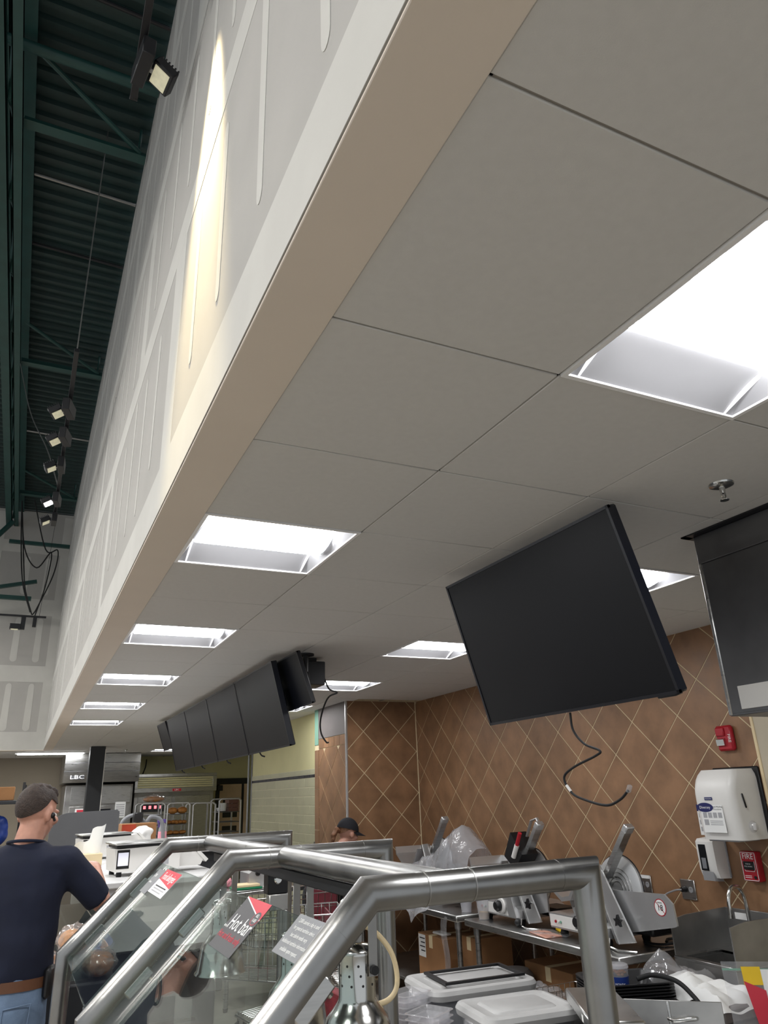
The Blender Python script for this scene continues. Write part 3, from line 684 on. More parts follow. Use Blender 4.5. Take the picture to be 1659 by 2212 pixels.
t, Mc = card('sign_card', 1.662, -0.088, 0.172, 0.094, 'sign_grey', 'grey calorie notice card on the glass beside the near frame')
for k, s_ in enumerate(('2,000 calories a day is used', 'for general nutrition advice,', 'but calorie needs vary.', 'Additional nutrition information', 'available upon request.')): words(t, Mc, 0, 0.033-0.0165*k, s_, 0.0135, 'white_paper', sq=0.85)
t, Mc = card('sign_card', 3.205, -0.113, 0.30, 0.105, 'white_paper', 'white and red food allergies card on the far glass pane')
flat(t, Mc, [(-0.15, 0.0525), (0.15, 0.0525), (0.15, -0.012), (-0.15, 0.008)], 'sign_red', 'red_field')
words(t, Mc, 0.0, 0.024, 'Food allergies', 0.044, 'white_paper', sq=0.95)
for k in range(3): flat(t, Mc, [(-0.11, -0.016-0.011*k), (0.11-0.03*(k == 2), -0.016-0.011*k), (0.11-0.03*(k == 2), -0.021-0.011*k), (-0.11, -0.021-0.011*k)], 'ink' if k == 0 else 'print_grey', 'printed_line')
t, Mc = card('sign_card', 3.43, -0.125, 0.14, 0.11, 'sign_grey', 'plain grey card half behind the food allergies card')
words(t, Mc, -0.03, 0.025, '2,000', 0.02, 'white_paper'); words(t, Mc, -0.03, -0.005, 'calories', 0.016, 'white_paper')
# heat lamps
def lamp():
    t = thing('heat_lamp', (0, 0, 0), 'x', 'heat lamp', 'chrome heat lamps of the hot bar', local=True)
    prof = [(0.0, 0.272), (0.030, 0.268), (0.046, 0.256), (0.048, 0.250), (0.0475, 0.246), (0.0475, 0.150), (0.052, 0.140), (0.066, 0.122), (0.078, 0.108), (0.084, 0.092), (0.088, 0.07), (0.098, 0.012), (0.106, 0.004), (0.107, 0.0), (0.104, 0.0), (0.094, 0.012), (0.083, 0.07), (0.076, 0.10)]
    sh = obj('shade', MB().lathe(prof, n=40), 'chrome', t, ang=50)
    vh = MB()
    for r in range(3):
        for a in range(10):
            an = 2*PI*a/10+r*0.12; x, y = 0.0476*math.cos(an), 0.0476*math.sin(an); z = 0.225-0.022*r
            vh.cyl((x*0.98, y*0.98, z), (x*1.004, y*1.004, z), 0.0032, n=8)
    o = obj('vent_hole', vh, 'black_plastic', sh); o['kind'] = 'stuff'
    obj('seam_ring', MB().tube([(0, 0, 0.2475), (0, 0, 0.2505)], 0.0487, 40), 'chrome', sh)
    obj('hanger_strap', MB().box(0.012, -0.052, 0.20, 0.037, -0.049, 0.395, 0.0008).box(0.012, 0.049, 0.20, 0.037, 0.052, 0.395, 0.0008).box(0.012, -0.052, 0.393, 0.037, 0.052, 0.396, 0.0008), 'steel_dull', t)
    for q in (-1, 1): obj('pivot_knob', MB().cyl((0.024, q*0.053, 0.215), (0.024, q*0.064, 0.215), 0.011, n=14), 'black_plastic', t)
    obj('bulb', MB().sph((0, 0, 0.075), 0.05, 0.05, 0.06), 'white_plastic', t)
    return t
l0 = lamp(); LB = ['large chrome heat lamp in the foreground below the near frame', 'middle chrome heat lamp behind the calorie notice card', 'far chrome heat lamp seen through the hot bar glass']
for i, y in enumerate((2.0, 2.47, 3.42)):
    o = l0 if i == 0 else dup(l0)
    o.location = (LPX+0.02 if i else 0.855, y, 1.065+(0.0, -0.025, -0.03)[i]); o.rotation_euler[2] = 0.1*i; o['label'] = LB[i]
obj('lamp_cord', MB().tube(bezier([(0.872, 2.04, 1.37), (0.93, 2.06, 1.35), (0.985, 2.06, 1.29), (1.0, 2.06, 1.22), (0.97, 2.05, 1.185), (0.90, 2.03, 1.18)], 8), 0.007, 10), 'cream_trim', None, 'cream cord curling beside the foreground heat lamp', 'cord')
bx = thing('control_box', (0.95, 3.0, 1.36), 'black switch box hanging under the lamp channel', 'control box')
obj('case', MB().box(0.905, 2.96, 1.355, 0.985, 3.02, 1.440, 0.004), 'black_plastic', bx)
obj('key_switch', MB(frame((0.945, 2.958, 1.405), (1, 0, 0), (0, 0, 1))).lathe([(0, 0.004), (0.012, 0.004), (0.016, 0.0), (0.016, -0.003), (0, -0.003)], n=18), 'chrome', bx)
obj('bracket', MB().box(0.91, 2.955, 1.30, 0.985, 3.0, 1.355, 0.003), 'steel_dull', bx)
# bar carcass left under the guard
hbx = thing('hot_bar_base', (0.62, 3.1, 0), 'charcoal laminate wedge panel and pale sill left under the hot bar glass', 'counter')
obj('wedge_panel', MB().prism([(0.27, 0.0), (0.98, 0.0), (0.677, 0.97), (0.552, 1.275), (0.47, 1.24), (0.29, 1.06)], 'y', 2.99, 3.04), 'sign_charcoal', hbx)
obj('base_plinth', MB().box(0.28, 1.55, 0, 0.34, 3.6, 0.55, 0.004), 'black_plastic', hbx)
obj('sill_board', MB().box(0.72, 3.05, 0.72, 0.80, 3.6, 0.745, 0.003), 'white_plastic', hbx)
obj('rubber_edge', MB().box(0.28, 2.985, 0.985, 0.66, 2.992, 0.997, 0.002), 'black_rubber', hbx)

# store lights over the sales floor
hb0 = thing('high_bay_light', (0, 0, 0), 'x', 'high bay light', 'high bay lights over the sales floor', local=True)
obj('reflector', MB().lathe([(0.05, 0.30), (0.10, 0.28), (0.24, 0.02), (0.25, 0.0), (0.24, 0.0), (0.09, 0.26), (0.0, 0.27)], n=24), 'aluminium', hb0)
obj('lens', MB().lathe([(0, 0.03), (0.22, 0.03), (0.22, 0.035), (0, 0.035)], n=24), 'high_bay_lit', hb0)
obj('ballast', MB().cyl((0, 0, 0.29), (0, 0, 0.48), 0.09, n=16), 'black_metal', hb0)
obj('stem', MB().cyl((0, 0, 0.48), (0, 0, 1.55), 0.01, n=8), 'conduit', hb0)
for i, (x, y) in enumerate(((-3.6, 0.5), (-3.6, 4.5), (-3.6, 8.5), (-3.6, 12.5))):
    o = hb0 if i == 0 else dup(hb0)
    o.location = (x, y, 5.8); o['label'] = 'round high bay light over the sales floor, %s from the front' % ('first', 'second', 'third', 'fourth')[i]

# ================================================================ right wall: dispensers, alarms, outlets, sink
td = thing('towel_dispenser', (3.84, 3.30, 1.36), 'large white paper towel dispenser with hand washing notice on the tiled wall', 'dispenser')
X0 = 3.725
def tdp(u, z):     # bulging front profile in x over height
    k = (z-1.375)/0.385; return X0+0.015*(1-k)+0.10*max(0, k-0.62)**2*4.0-0.012*math.sin(PI*min(1, max(0, k)))
rings = []
for i in range(15):
    z = 1.375+0.385*i/14; k = i/14; fx = tdp(0, z); top = max(0, (k-0.85)/0.15); yin = 0.02*top*top+0.006
    bx_ = 3.955; fy0, fy1 = 3.152+yin, 3.455-yin; rc = 0.045
    pts = [(bx_, fy0, z), (bx_, fy1, z)]
    for a in range(6): an = PI/2*a/5; pts.append((fx+rc-rc*math.sin(an), fy1-rc+rc*math.cos(an), z))
    for a in range(6): an = PI/2*a/5; pts.append((fx+rc-rc*math.cos(an), fy0+rc-rc*math.sin(an), z))
    rings.append([Vector(p) for p in pts])
bdy = obj('cover', MB().loft(rings), 'white_plastic', td, ang=45)
obj('back_plate', MB().box(3.952, 3.135, 1.385, 3.9675, 3.47, 1.772, 0.006), 'black_plastic', td)
obj('towel_mouth', MB().box(3.752, 3.20, 1.366, 3.93, 3.41, 1.378, 0.003), 'grey_plastic', td)
obj('level_window', MB().box(3.80, 3.1505, 1.545, 3.812, 3.158, 1.625, 0.003, M=Matrix.Translation((3.806, 3.155, 1.585)) @ Matrix.Rotation(-0.2, 4, 'Y') @ Matrix.Translation((-3.806, -3.155, -1.585))), 'black_plastic', td)
kn = obj('knob', MB(frame((3.84, 3.156, 1.445), (1, 0, 0), (0, 0, 1))).lathe([(0.0, 0.024), (0.018, 0.022), (0.026, 0.012), (0.028, 0.0), (0.032, 0.0), (0.032, -0.003), (0, -0.003)], n=22), 'clear_plastic', td)
obj('knob_grip', MB().box(3.834, 3.134, 1.425, 3.846, 3.156, 1.465, 0.003), 'white_plastic', kn)
Mf = frame((X0-0.0075, 3.325, 1.51), (0, -1, 0), (-0.03, 0, 1))
def plate(t, M, x0, y0, x1, y1, m, nm, z=0.0): obj(nm, MB(M).box(x0, y0, z-0.0004, x1, y1, z+0.0006), m, t)
plate(td, Mf, -0.075, -0.095, 0.085, 0.055, 'white_paper', 'notice_sheet', 0.0)
obj('brand_oval', MB(Mf).prism([(-0.04+0.06*math.cos(a*PI/14), 0.042+0.026*math.sin(a*PI/14)) for a in range(28)], 'z', 0.0007, 0.0016), 'ink_blue', td)
words(td, Mf @ Matrix.Translation((0, 0, 0.001)), -0.04, 0.042, 'Diversey', 0.022, 'white_paper')
words(td, Mf, 0.048, 0.045, 'Hand Washing', 0.0125, 'ink'); words(td, Mf, 0.048, 0.032, 'Procedures', 0.0125, 'ink')
for k in range(4): plate(td, Mf, -0.062+0.036*k, -0.015, -0.035+0.036*k, 0.014, 'print_grey', 'step_picture', 0.0008)
plate(td, Mf, -0.062, -0.055, -0.03, -0.024, 'print_grey', 'step_picture', 0.0008)
for k in range(3): plate(td, Mf, -0.02, -0.034-0.01*k, 0.07, -0.030-0.01*k, 'print_grey', 'printed_line', 0.0008)
plate(td, frame((X0-0.0075, 3.33, 1.60), (0, -1, 0), (0.02, 0, 1)), -0.028, -0.008, 0.028, 0.008, 'ink_blue', 'maker_badge', 0.001)
words(td, frame((X0-0.0090, 3.33, 1.60), (0, -1, 0), (0.02, 0, 1)), 0, 0, 'Kimberly-Clark', 0.0075, 'white_paper')
ps = thing('wall_notice', (3.967, 3.60, 1.39), 'white hand washing sheet on the tiles behind the towel dispenser', 'notice')
plate(ps, frame((3.9670, 3.575, 1.47), (0, -1, 0), (0, 0, 1)), -0.085, -0.09, 0.085, 0.09, 'white_paper', 'sheet')
plate(ps, frame((3.9660, 3.575, 1.47), (0, -1, 0), (0, 0, 1)), -0.085, 0.05, -0.03, 0.09, 'ink_blue', 'brand_corner')
words(ps, frame((3.9655, 3.600, 1.541), (0, -1, 0), (0, 0, 1)), -0.03, 0, 'Div', 0.022, 'white_paper')
for k in range(3): plate(ps, frame((3.9660, 3.575, 1.47), (0, -1, 0), (0, 0, 1)), -0.075, 0.012-0.04*k, -0.035, 0.038-0.04*k, 'print_grey', 'step_picture')
sd_ = thing('soap_dispenser', (3.91, 3.54, 1.12), 'white wall soap dispenser with a dark window under the towel dispenser', 'dispenser')
obj('body', MB().prism([(3.967, 1.145), (3.967, 1.372), (3.872, 1.366), (3.855, 1.35), (3.858, 1.20), (3.875, 1.15)], 'y', 3.485, 3.615), 'white_plastic', sd_)
obj('back_plate', MB().box(3.955, 3.478, 1.15, 3.9675, 3.622, 1.375, 0.003), 'grey_plastic', sd_)
obj('window', MB().box(3.8535, 3.545, 1.19, 3.8575, 3.60, 1.335, 0.001), 'tv_screen', sd_)
obj('push_lever', MB().prism([(3.855, 1.185), (3.858, 1.135), (3.93, 1.128), (3.93, 1.15), (3.875, 1.155)], 'y', 3.515, 3.60), 'grey_plastic', sd_)
obj('soap_bag', MB().box(3.852, 3.555, 1.20, 3.854, 3.588, 1.26, 0.001), 'sign_grey', sd_)
fp = thing('fire_pull', (3.94, 3.29, 1.14), 'red fire alarm pull station below the towel dispenser', 'fire alarm')
obj('box', MB().box(3.915, 3.245, 1.145, 3.967, 3.355, 1.305, 0.006), 'red_plastic', fp)
Mp = frame((3.9146, 3.30, 1.225), (0, -1, 0), (0, 0, 1))
for x0, y0, x1, y1 in ((-0.05, 0.072, 0.05, 0.075), (-0.05, -0.075, 0.05, -0.072), (-0.05, -0.075, -0.047, 0.075), (0.047, -0.075, 0.05, 0.075)): plate(fp, Mp, x0, y0, x1, y1, 'white_paper', 'white_border')
words(fp, Mp, 0.0, 0.052, 'FIRE', 0.042, 'white_paper')
hn = obj('handle', MB(Mp).box(-0.036, -0.018, 0, 0.036, 0.026, 0.008, 0.003), 'black_plastic', fp)
words(hn, Mp @ Matrix.Translation((0, 0, 0.008)), 0, 0.013, 'PUSH IN', 0.009, 'white_paper'); words(hn, Mp @ Matrix.Translation((0, 0, 0.008)), 0, 0.0, 'PULL DOWN', 0.009, 'white_paper')
obj('handle_outline', MB(Mp).tube([(-0.038, 0.028, 0.001), (-0.038, -0.012, 0.001), (-0.03, -0.026, 0.001), (0.03, -0.026, 0.001), (0.038, -0.012, 0.001), (0.038, 0.028, 0.001)], 0.0013, 6), 'white_paper', fp)
obj('key_lock', MB(Mp).lathe([(0, 0.003), (0.009, 0.003), (0.009, 0), (0, 0)], (0.03, -0.057, 0), 14), 'black_plastic', fp)
for k in range(2): plate(fp, Mp, -0.04, -0.052-0.009*k, 0.005, -0.049-0.009*k, 'white_paper', 'printed_line')
st = thing('fire_strobe', (3.945, 3.31, 1.87), 'red fire alarm strobe with clear lens high on the tiled wall', 'fire alarm')
obj('base', MB().box(3.93, 3.255, 1.868, 3.967, 3.375, 2.018, 0.012), 'red_plastic', st)
obj('horn_grille', MB().box(3.918, 3.30, 1.955, 3.932, 3.365, 2.008, 0.008), 'red_plastic', st)
obj('lens', MB().prism([(3.932, 1.895), (3.915, 1.90), (3.912, 1.935), (3.932, 1.945)], 'y', 3.305, 3.362), 'chrome', st)
words(st, frame((3.9295, 3.273, 1.94), (0, 0, -1), (0, -1, 0)), 0, 0, 'FIRE', 0.028, 'white_paper')
def outlet(y, z, label, plug):
    t = thing('wall_outlet', (3.966, y, z-0.06), label, 'outlet')
    obj('plate', MB().box(3.957, y-0.058, z-0.058, 3.9675, y+0.058, z+0.058, 0.003), 'steel_brushed', t)
    for s in (-1, 1):
        if plug and s > 0: continue
        r = obj('receptacle', MB(frame((3.9565, y+s*0.024, z), (0, -1, 0), (0, 0, 1))).lathe([(0, 0.002), (0.017, 0.002), (0.018, 0), (0, 0)], n=16), 'grey_plastic', t)
        obj('slot', MB().box(3.9535, y+s*0.024-0.006, z+0.002, 3.955, y+s*0.024-0.004, z+0.010), 'ink', r); obj('slot', MB().box(3.9535, y+s*0.024+0.004, z+0.002, 3.955, y+s*0.024+0.006, z+0.010), 'ink', r)
    return t
ot = outlet(4.215, 1.055, 'steel double outlet plate with white tag on the tiles by the near slicer', False)
obj('tag_strip', MB().box(3.954, 4.162, 1.092, 3.957, 4.268, 1.112), 'white_paper', ot)
outlet(3.838, 1.055, 'steel outlet plate with a black plug left of the soap dispenser', True)
pc = thing('extension_lead', (3.93, 3.9, 1.05), 'grey power cord plugged into the outlet beside the sink', 'cord')
obj('plug', MB().cyl((3.954, 3.862, 1.055), (3.925, 3.862, 1.055), 0.018, 0.014, 14), 'black_plastic', pc)
obj('cord', MB().tube(bezier([(3.925, 3.862, 1.055), (3.89, 3.89, 1.05), (3.80, 3.90, 1.02), (3.74, 3.86, 0.94), (3.72, 3.84, 0.875)], 8), 0.0055, 8), 'grey_plastic', pc)
# hand sink
sk = thing('hand_sink', (3.72, 3.36, 0.5), 'stainless hand sink with side splashes and gooseneck faucet on the tiled wall', 'sink')
obj('side_splash', MB().prism([(3.50, 0.775), (3.50, 0.958), (3.62, 0.975), (3.962, 0.985), (3.962, 0.765)], 'y', 3.565, 3.573), 'steel_dull', sk)
obj('side_splash', MB().prism([(3.50, 0.775), (3.50, 0.968), (3.62, 0.985), (3.962, 0.985), (3.962, 0.765)], 'y', 3.150, 3.158), 'steel_dull', sk)
obj('back_splash', MB().box(3.952, 3.15, 0.77, 3.966, 3.573, 0.985, 0.002), 'steel_dull', sk)
obj('rim', MB().box(3.49, 3.15, 0.765, 3.53, 3.573, 0.783, 0.003).box(3.82, 3.158, 0.765, 3.955, 3.565, 0.783, 0.003).box(3.53, 3.158, 0.765, 3.82, 3.20, 0.783).box(3.53, 3.52, 0.765, 3.82, 3.565, 0.783), 'steel_brushed', sk)
obj('basin', MB().box(3.525, 3.195, 0.62, 3.529, 3.525, 0.78).box(3.82, 3.195, 0.62, 3.824, 3.525, 0.78).box(3.525, 3.195, 0.62, 3.824, 3.199, 0.78).box(3.525, 3.521, 0.62, 3.824, 3.525, 0.78).box(3.525, 3.195, 0.615, 3.824, 3.525, 0.62), 'steel_dull', sk)
obj('apron', MB().box(3.49, 3.152, 0.60, 3.497, 3.571, 0.770, 0.001), 'steel_dull', sk)
obj('wall_bracket', MB().box(3.60, 3.25, 0.42, 3.966, 3.47, 0.614, 0.003), 'steel_dull', sk)
fc = obj('faucet', MB().tube(bezier([(3.90, 3.36, 0.783), (3.90, 3.36, 0.95), (3.895, 3.36, 1.06), (3.86, 3.36, 1.115), (3.80, 3.36, 1.115), (3.765, 3.36, 1.06), (3.76, 3.36, 0.98)], 8), 0.012, 14), 'chrome', sk)
obj('aerator', MB().cyl((3.76, 3.36, 0.985), (3.76, 3.36, 0.965), 0.014, n=14), 'chrome', fc)
obj('faucet_base', MB().box(3.875, 3.30, 0.783, 3.925, 3.42, 0.80, 0.006), 'chrome', fc)
obj('care_label', MB().box(3.9495, 3.40, 0.93, 3.9522, 3.50, 0.965), 'white_paper', sk)
# ================================================================ slicer tables
def table(x0, x1, y0, y1, z, label, group=None, shelf=0.25):
    t = thing('work_table', ((x0+x1)/2, (y0+y1)/2, 0), label, 'table', group)
    obj('table_top', MB().box(x0, y0, z-0.045, x1, y1, z, 0.006), 'steel_brushed', t)
    for a in (x0+0.06, x1-0.06):
        for b in (y0+0.08, y1-0.08):
            lg = obj('leg', MB().cyl((a, b, 0.03), (a, b, z-0.046), 0.021, n=14), 'steel_brushed', t)
            obj('foot', MB().lathe([(0, 0), (0.018, 0), (0.024, 0.03), (0, 0.03)], (a, b, 0), 12), 'black_plastic', lg)
            obj('socket', MB().cyl((a, b, z-0.10), (a, b, z-0.046), 0.027, n=14), 'steel_dull', lg)
    if shelf: obj('under_shelf', MB().box(x0+0.04, y0+0.06, shelf-0.025, x1-0.04, y1-0.06, shelf, 0.003), 'steel_dull', t)
    return t
table(3.13, 3.90, 3.62, 5.27, 0.802, 'near stainless work table carrying two meat slicers')
table(3.10, 3.90, 5.33, 7.30, 0.818, 'far stainless work table under the plastic-covered slicer')
def slicer():
    # local: x to the right along the table front, y to the back, z up from the table top
    t = thing('meat_slicer', (0, 0, 0), 'x', 'slicer', 'meat slicers on the work tables', local=True)
    bs = obj('base', MB().prism([(-0.44, 0.045), (-0.455, 0.13), (0.02, 0.13), (0.10, 0.10), (0.10, 0.045)], 'y', -0.16, 0.24), 'aluminium', t)
    obj('control_panel', MB().box(-0.44, -0.163, 0.055, -0.02, -0.1605, 0.122), 'white_plastic', bs)
    words(bs, frame((-0.14, -0.1635, 0.072), (1, 0, 0), (0, 0, 1)), 0, 0, 'BIZERBA', 0.028, 'ink')
    for k, m in enumerate(('red_plastic', 'white_plastic', 'teal_paint')): obj('button', MB().cyl((-0.38+0.025*k, -0.163, 0.085), (-0.38+0.025*k, -0.170, 0.085), 0.008, n=10), m, bs)
    for x in (-0.36, 0.05):
        for y in (-0.12, 0.18): obj('foot', MB().lathe([(0, 0), (0.022, 0), (0.028, 0.02), (0.016, 0.047), (0, 0.047)], (x, y, 0), 12), 'black_rubber', t)
    wp = obj('dial_housing', MB().prism([(-0.17, 0.12), (-0.045, 0.28), (-0.015, 0.28), (0.07, 0.055), (-0.02, 0.055), (-0.05, 0.12)], 'y', -0.175, -0.06), 'aluminium', t)
    dl = obj('dial', MB(frame((-0.10, -0.176, 0.115), (1, 0, 0), (0, 0, 1))).lathe([(0, 0.012), (0.045, 0.012), (0.05, 0), (0, 0)], n=26), 'white_plastic', t)
    obj('dial_knob', MB(frame((-0.11, -0.188, 0.115), (1, 0, 0), (0, 0, 1))).lathe([(0, 0.04), (0.026, 0.038), (0.036, 0.025), (0.034, 0), (0, 0)], n=18), 'black_plastic', dl)
    obj('gauge_plate', MB().prism([(-0.03, 0.44), (0.055, 0.45), (0.29, 0.05), (0.155, 0.025)], 'y', -0.13, -0.118), 'aluminium', t)
    obj('gauge_edge', MB().prism([(-0.045, 0.435), (-0.03, 0.44), (0.155, 0.025), (0.135, 0.03)], 'y', -0.135, -0.05), 'steel_brushed', t)
    sk_ = obj('star_knob', MB(frame((0.215, -0.16, 0.155), (1, 0, 0), (0, 0, 1))).prism([((0.034 if k % 2 == 0 else 0.016)*math.cos(k*PI/5+0.3), (0.034 if k % 2 == 0 else 0.016)*math.sin(k*PI/5+0.3)) for k in range(10)], 'z', 0, 0.018), 'black_plastic', t)
    obj('knob_shaft', MB().cyl((0.195, -0.118, 0.155), (0.215, -0.162, 0.155), 0.008, n=10), 'steel_brushed', sk_)
    bl = obj('blade_guard', MB(frame((0.10, -0.02, 0.29), (1, 0, 0), (0, 0.12, 1))).lathe([(0, 0.02), (0.16, 0.02), (0.195, 0.012), (0.20, 0.0), (0.195, -0.012), (0, -0.012)], n=44), 'aluminium', t)
    for r in (0.05, 0.075, 0.10, 0.125): obj('guard_ring', MB(frame((0.10, -0.02, 0.29), (1, 0, 0), (0, 0.12, 1))).lathe([(r-0.003, 0.0200), (r-0.003, 0.0225), (r+0.003, 0.0225), (r+0.003, 0.0200)], n=36), 'steel_brushed', bl)
    obj('blade_rim', MB(frame((0.10, -0.02, 0.29), (1, 0, 0), (0, 0.12, 1))).tube([(0.201*math.cos(a), 0.201*math.sin(a), 0.0) for a in [PI*0.02+k*PI*0.96/24 for k in range(25)]], 0.004, 6), 'black_plastic', bl)
    bp = obj('stop_plate', MB().prism([(0.10, 0.12), (0.10, 0.30), (0.52, 0.315), (0.575, 0.27), (0.585, 0.165), (0.56, 0.155), (0.20, 0.085)], 'y', -0.085, -0.073), 'aluminium', t)
    obj('carriage_tray', MB().prism([(-0.56, 0.40), (-0.545, 0.335), (-0.33, 0.20), (-0.24, 0.215), (-0.10, 0.40), (-0.115, 0.40), (-0.25, 0.24), (-0.325, 0.225), (-0.53, 0.345), (-0.545, 0.40)], 'y', -0.14, 0.16), 'aluminium', t)
    obj('carriage_back', MB().prism([(-0.55, 0.40), (-0.53, 0.34), (-0.32, 0.22), (-0.24, 0.23), (-0.10, 0.40)], 'y', 0.15, 0.156), 'aluminium', t)
    obj('carriage_arm', MB().prism([(-0.37, 0.21), (-0.30, 0.21), (-0.20, 0.125), (-0.33, 0.125)], 'y', -0.05, 0.02), 'steel_brushed', t)
    ar = obj('pusher_arm', MB().prism([(0.03, 0.36), (0.075, 0.36), (0.315, 0.64), (0.285, 0.655)], 'y', -0.10, -0.045), 'steel_brushed', t)
    obj('arm_cap', MB().box(-0.025, -0.105, -0.02, 0.025, -0.04, 0.02, 0.006, M=Matrix.Translation((0.30, 0, 0.645)) @ Matrix.Rotation(-0.86, 4, 'Y')), 'aluminium', ar)
    obj('arm_rod', MB().cyl((0.02, -0.07, 0.38), (0.13, -0.07, 0.49), 0.007, n=8), 'chrome', ar)
    obj('lift_lever', MB().tube([(0.10, -0.15, 0.05), (0.11, -0.17, 0.012), (0.22, -0.20, 0.010), (0.33, -0.16, 0.012)], 0.006, 8), 'chrome', t)
    obj('lever_ball', MB().sph((0.085, -0.175, 0.03), 0.024), 'black_plastic', t)
    obj('motor_block', MB().box(0.05, 0.02, 0.06, 0.28, 0.20, 0.115, 0.01), 'black_plastic', t)
    return t
s2 = slicer(); s2.location = (3.42, 3.94, 0.802); s2.rotation_euler[2] = -PI/2
s2['label'] = 'near meat slicer with an age 18 warning sticker on its plate'
s1 = dup(s2, (3.42, 4.82, 0.802)); s1['label'] = 'middle meat slicer with a red-handled black pusher block'
s0 = dup(s2, (3.46, 6.22, 0.818)); s0['label'] = 'far meat slicer partly wrapped in clear plastic'
Mst = Matrix.Translation((3.42, 4.05, 0.802)) @ Matrix.Rotation(-PI/2, 4, 'Z')
LS = frame((0.48, -0.0858, 0.245), (1, 0, 0), (0, 0, 1))
for nm, r0, m, z in (('sticker', 0.044, 'red_plastic', 0.0), ('sticker_face', 0.039, 'white_paper', 0.0004)):
    o = obj(nm, MB(LS).lathe([(0, 0.0004+z), (r0, 0.0004+z), (r0, z-0.0006), (0, z-0.0006)], n=28), m, s2)
words(s2, LS @ Matrix.Translation((0, 0, 0.0004)), 0, -0.002, '18', 0.045, 'ink'); words(s2, LS @ Matrix.Translation((0, 0, 0.0004)), 0, 0.024, 'UNDER', 0.011, 'ink')
obj('sticker_slash', MB(LS).box(-0.041, -0.002, 0.0008, 0.041, 0.002, 0.0012, M=Matrix.Rotation(-0.75, 4, 'Z')), 'red_plastic', s2)
for q_ in list(s1.children):
    if q_.name.startswith('stop_plate'): q_.data = MB().prism([(0.10, 0.12), (0.10, 0.30), (0.30, 0.308), (0.325, 0.29), (0.325, 0.11), (0.20, 0.085)], 'y', -0.085, -0.073).mesh('stop_plate'); q_.data.materials.append(MATS['aluminium'])
obj('pusher_block', MB().prism([(-0.02, 0.44), (0.10, 0.36), (0.20, 0.46), (0.08, 0.60)], 'y', -0.17, -0.03), 'black_plastic', s1)
obj('pusher_stem', MB().cyl((0.11, -0.18, 0.44), (0.165, -0.18, 0.52), 0.017, n=14), 'white_plastic', s1)
obj('pusher_grip', MB().cyl((0.165, -0.18, 0.52), (0.215, -0.18, 0.60), 0.014, n=14), 'red_plastic', s1)
obj('arm_loop', MB().tube([(0.30, -0.06, 0.64), (0.27, -0.06, 0.69), (0.20, -0.06, 0.675), (0.13, -0.06, 0.57)], 0.014, 8, flat=0.5), 'aluminium', s1)
obj('green_handle', MB().cyl((-0.20, -0.16, 0.42), (-0.13, -0.16, 0.33), 0.017, n=12), pm('green_plastic', S(20, 120, 80), 0.4), s2)
# plastic cover over the far slicer
def drape(u, v):
    y = 6.62-1.12*u; prof = 0.10+0.20*math.sin(PI*min(1, u*0.62+0.05))+0.20*max(0, 1-abs(u-0.80)/0.28)
    a = PI*(v-0.5)*1.05; w_ = 0.16+0.05*math.sin(PI*u)
    n_ = NZ.noise(Vector((y*5, v*4, 1.7)))*0.035+NZ.noise(Vector((y*14, v*9, 4.2)))*0.018
    return Vector((3.46+(w_+n_)*math.sin(a), y+0.02*n_, 0.93+(prof+n_)*max(0.0, math.cos(a))**0.7))
from mathutils import noise as NZ
obj('plastic_cover', MB().surf(drape, 46, 26), 'bag_plastic', None, 'crumpled clear plastic bag draped over the far slicer', 'plastic bag')
bgc = MB().surf(lambda u, v: Vector((3.06-0.05*u+0.02*math.sin(9*v), 6.05-0.42*v+0.08*u*(0.5-v), 0.88-0.16*u*(1-abs(v-0.4)*1.6)+0.01*math.sin(14*v+5*u))), 8, 14)
obj('plastic_flap', bgc, 'bag_plastic', None, 'loose end of clear plastic hanging over the far table edge', 'plastic bag')
# small things on the slicer tables
def cup(x, y, z, fill, label, liq=None):
    t = thing('plastic_cup', (x, y, z), label, 'cup')
    obj('wall', MB().lathe([(0, 0.001), (0.038, 0.001), (0.052, 0.135), (0.055, 0.137), (0.053, 0.139), (0.050, 0.135), (0.036, 0.004), (0, 0.004)], (x, y, z), 24), 'frosted_plastic', t)
    if liq: obj('contents', MB().lathe([(0, 0.005), (0.035, 0.005), (0.040, fill), (0, fill)], (x, y, z), 20), liq, t)
pm('yellow_sauce', S(205, 160, 60), 0.5, var=0.15, scale=40); pm('yellow_plastic', S(230, 190, 20), 0.4)
cup(3.24, 5.16, 0.802, 0.05, 'translucent cup of yellow sauce at the corner of the near table', 'yellow_sauce')
cup(3.26, 5.44, 0.818, 0.0, 'empty translucent cup at the corner of the far table')
obj('box_cutter', MB().box(-0.075, -0.018, 0, 0.075, 0.012, 0.016, 0.005, M=Matrix.Translation((3.36, 4.42, 0.803)) @ Matrix.Rotation(1.2, 4, 'Z')).box(0.04, -0.026, 0.001, 0.075, -0.010, 0.014, 0.003, M=Matrix.Translation((3.36, 4.42, 0.803)) @ Matrix.Rotation(1.2, 4, 'Z')), 'yellow_plastic', None, 'yellow box cutter lying between the two slicers', 'box cutter')
pk = thing('meat_pack', (3.24, 4.4, 0.803), 'flat clear pack of sliced meat near the table edge', 'food pack')
pm('pink_meat', S(205, 150, 130), 0.5, var=0.2, scale=25)
obj('slices', MB().box(-0.12, -0.06, 0, 0.12, 0.06, 0.008, 0.004, M=Matrix.Translation((3.22, 4.40, 0.803)) @ Matrix.Rotation(1.4, 4, 'Z')), 'pink_meat', pk)
obj('film', MB().surf(lambda u, v: Vector((3.16+0.16*u, 4.24+0.34*v, 0.812+0.006*math.sin(7*u+11*v))), 8, 10), 'clear_plastic', pk)
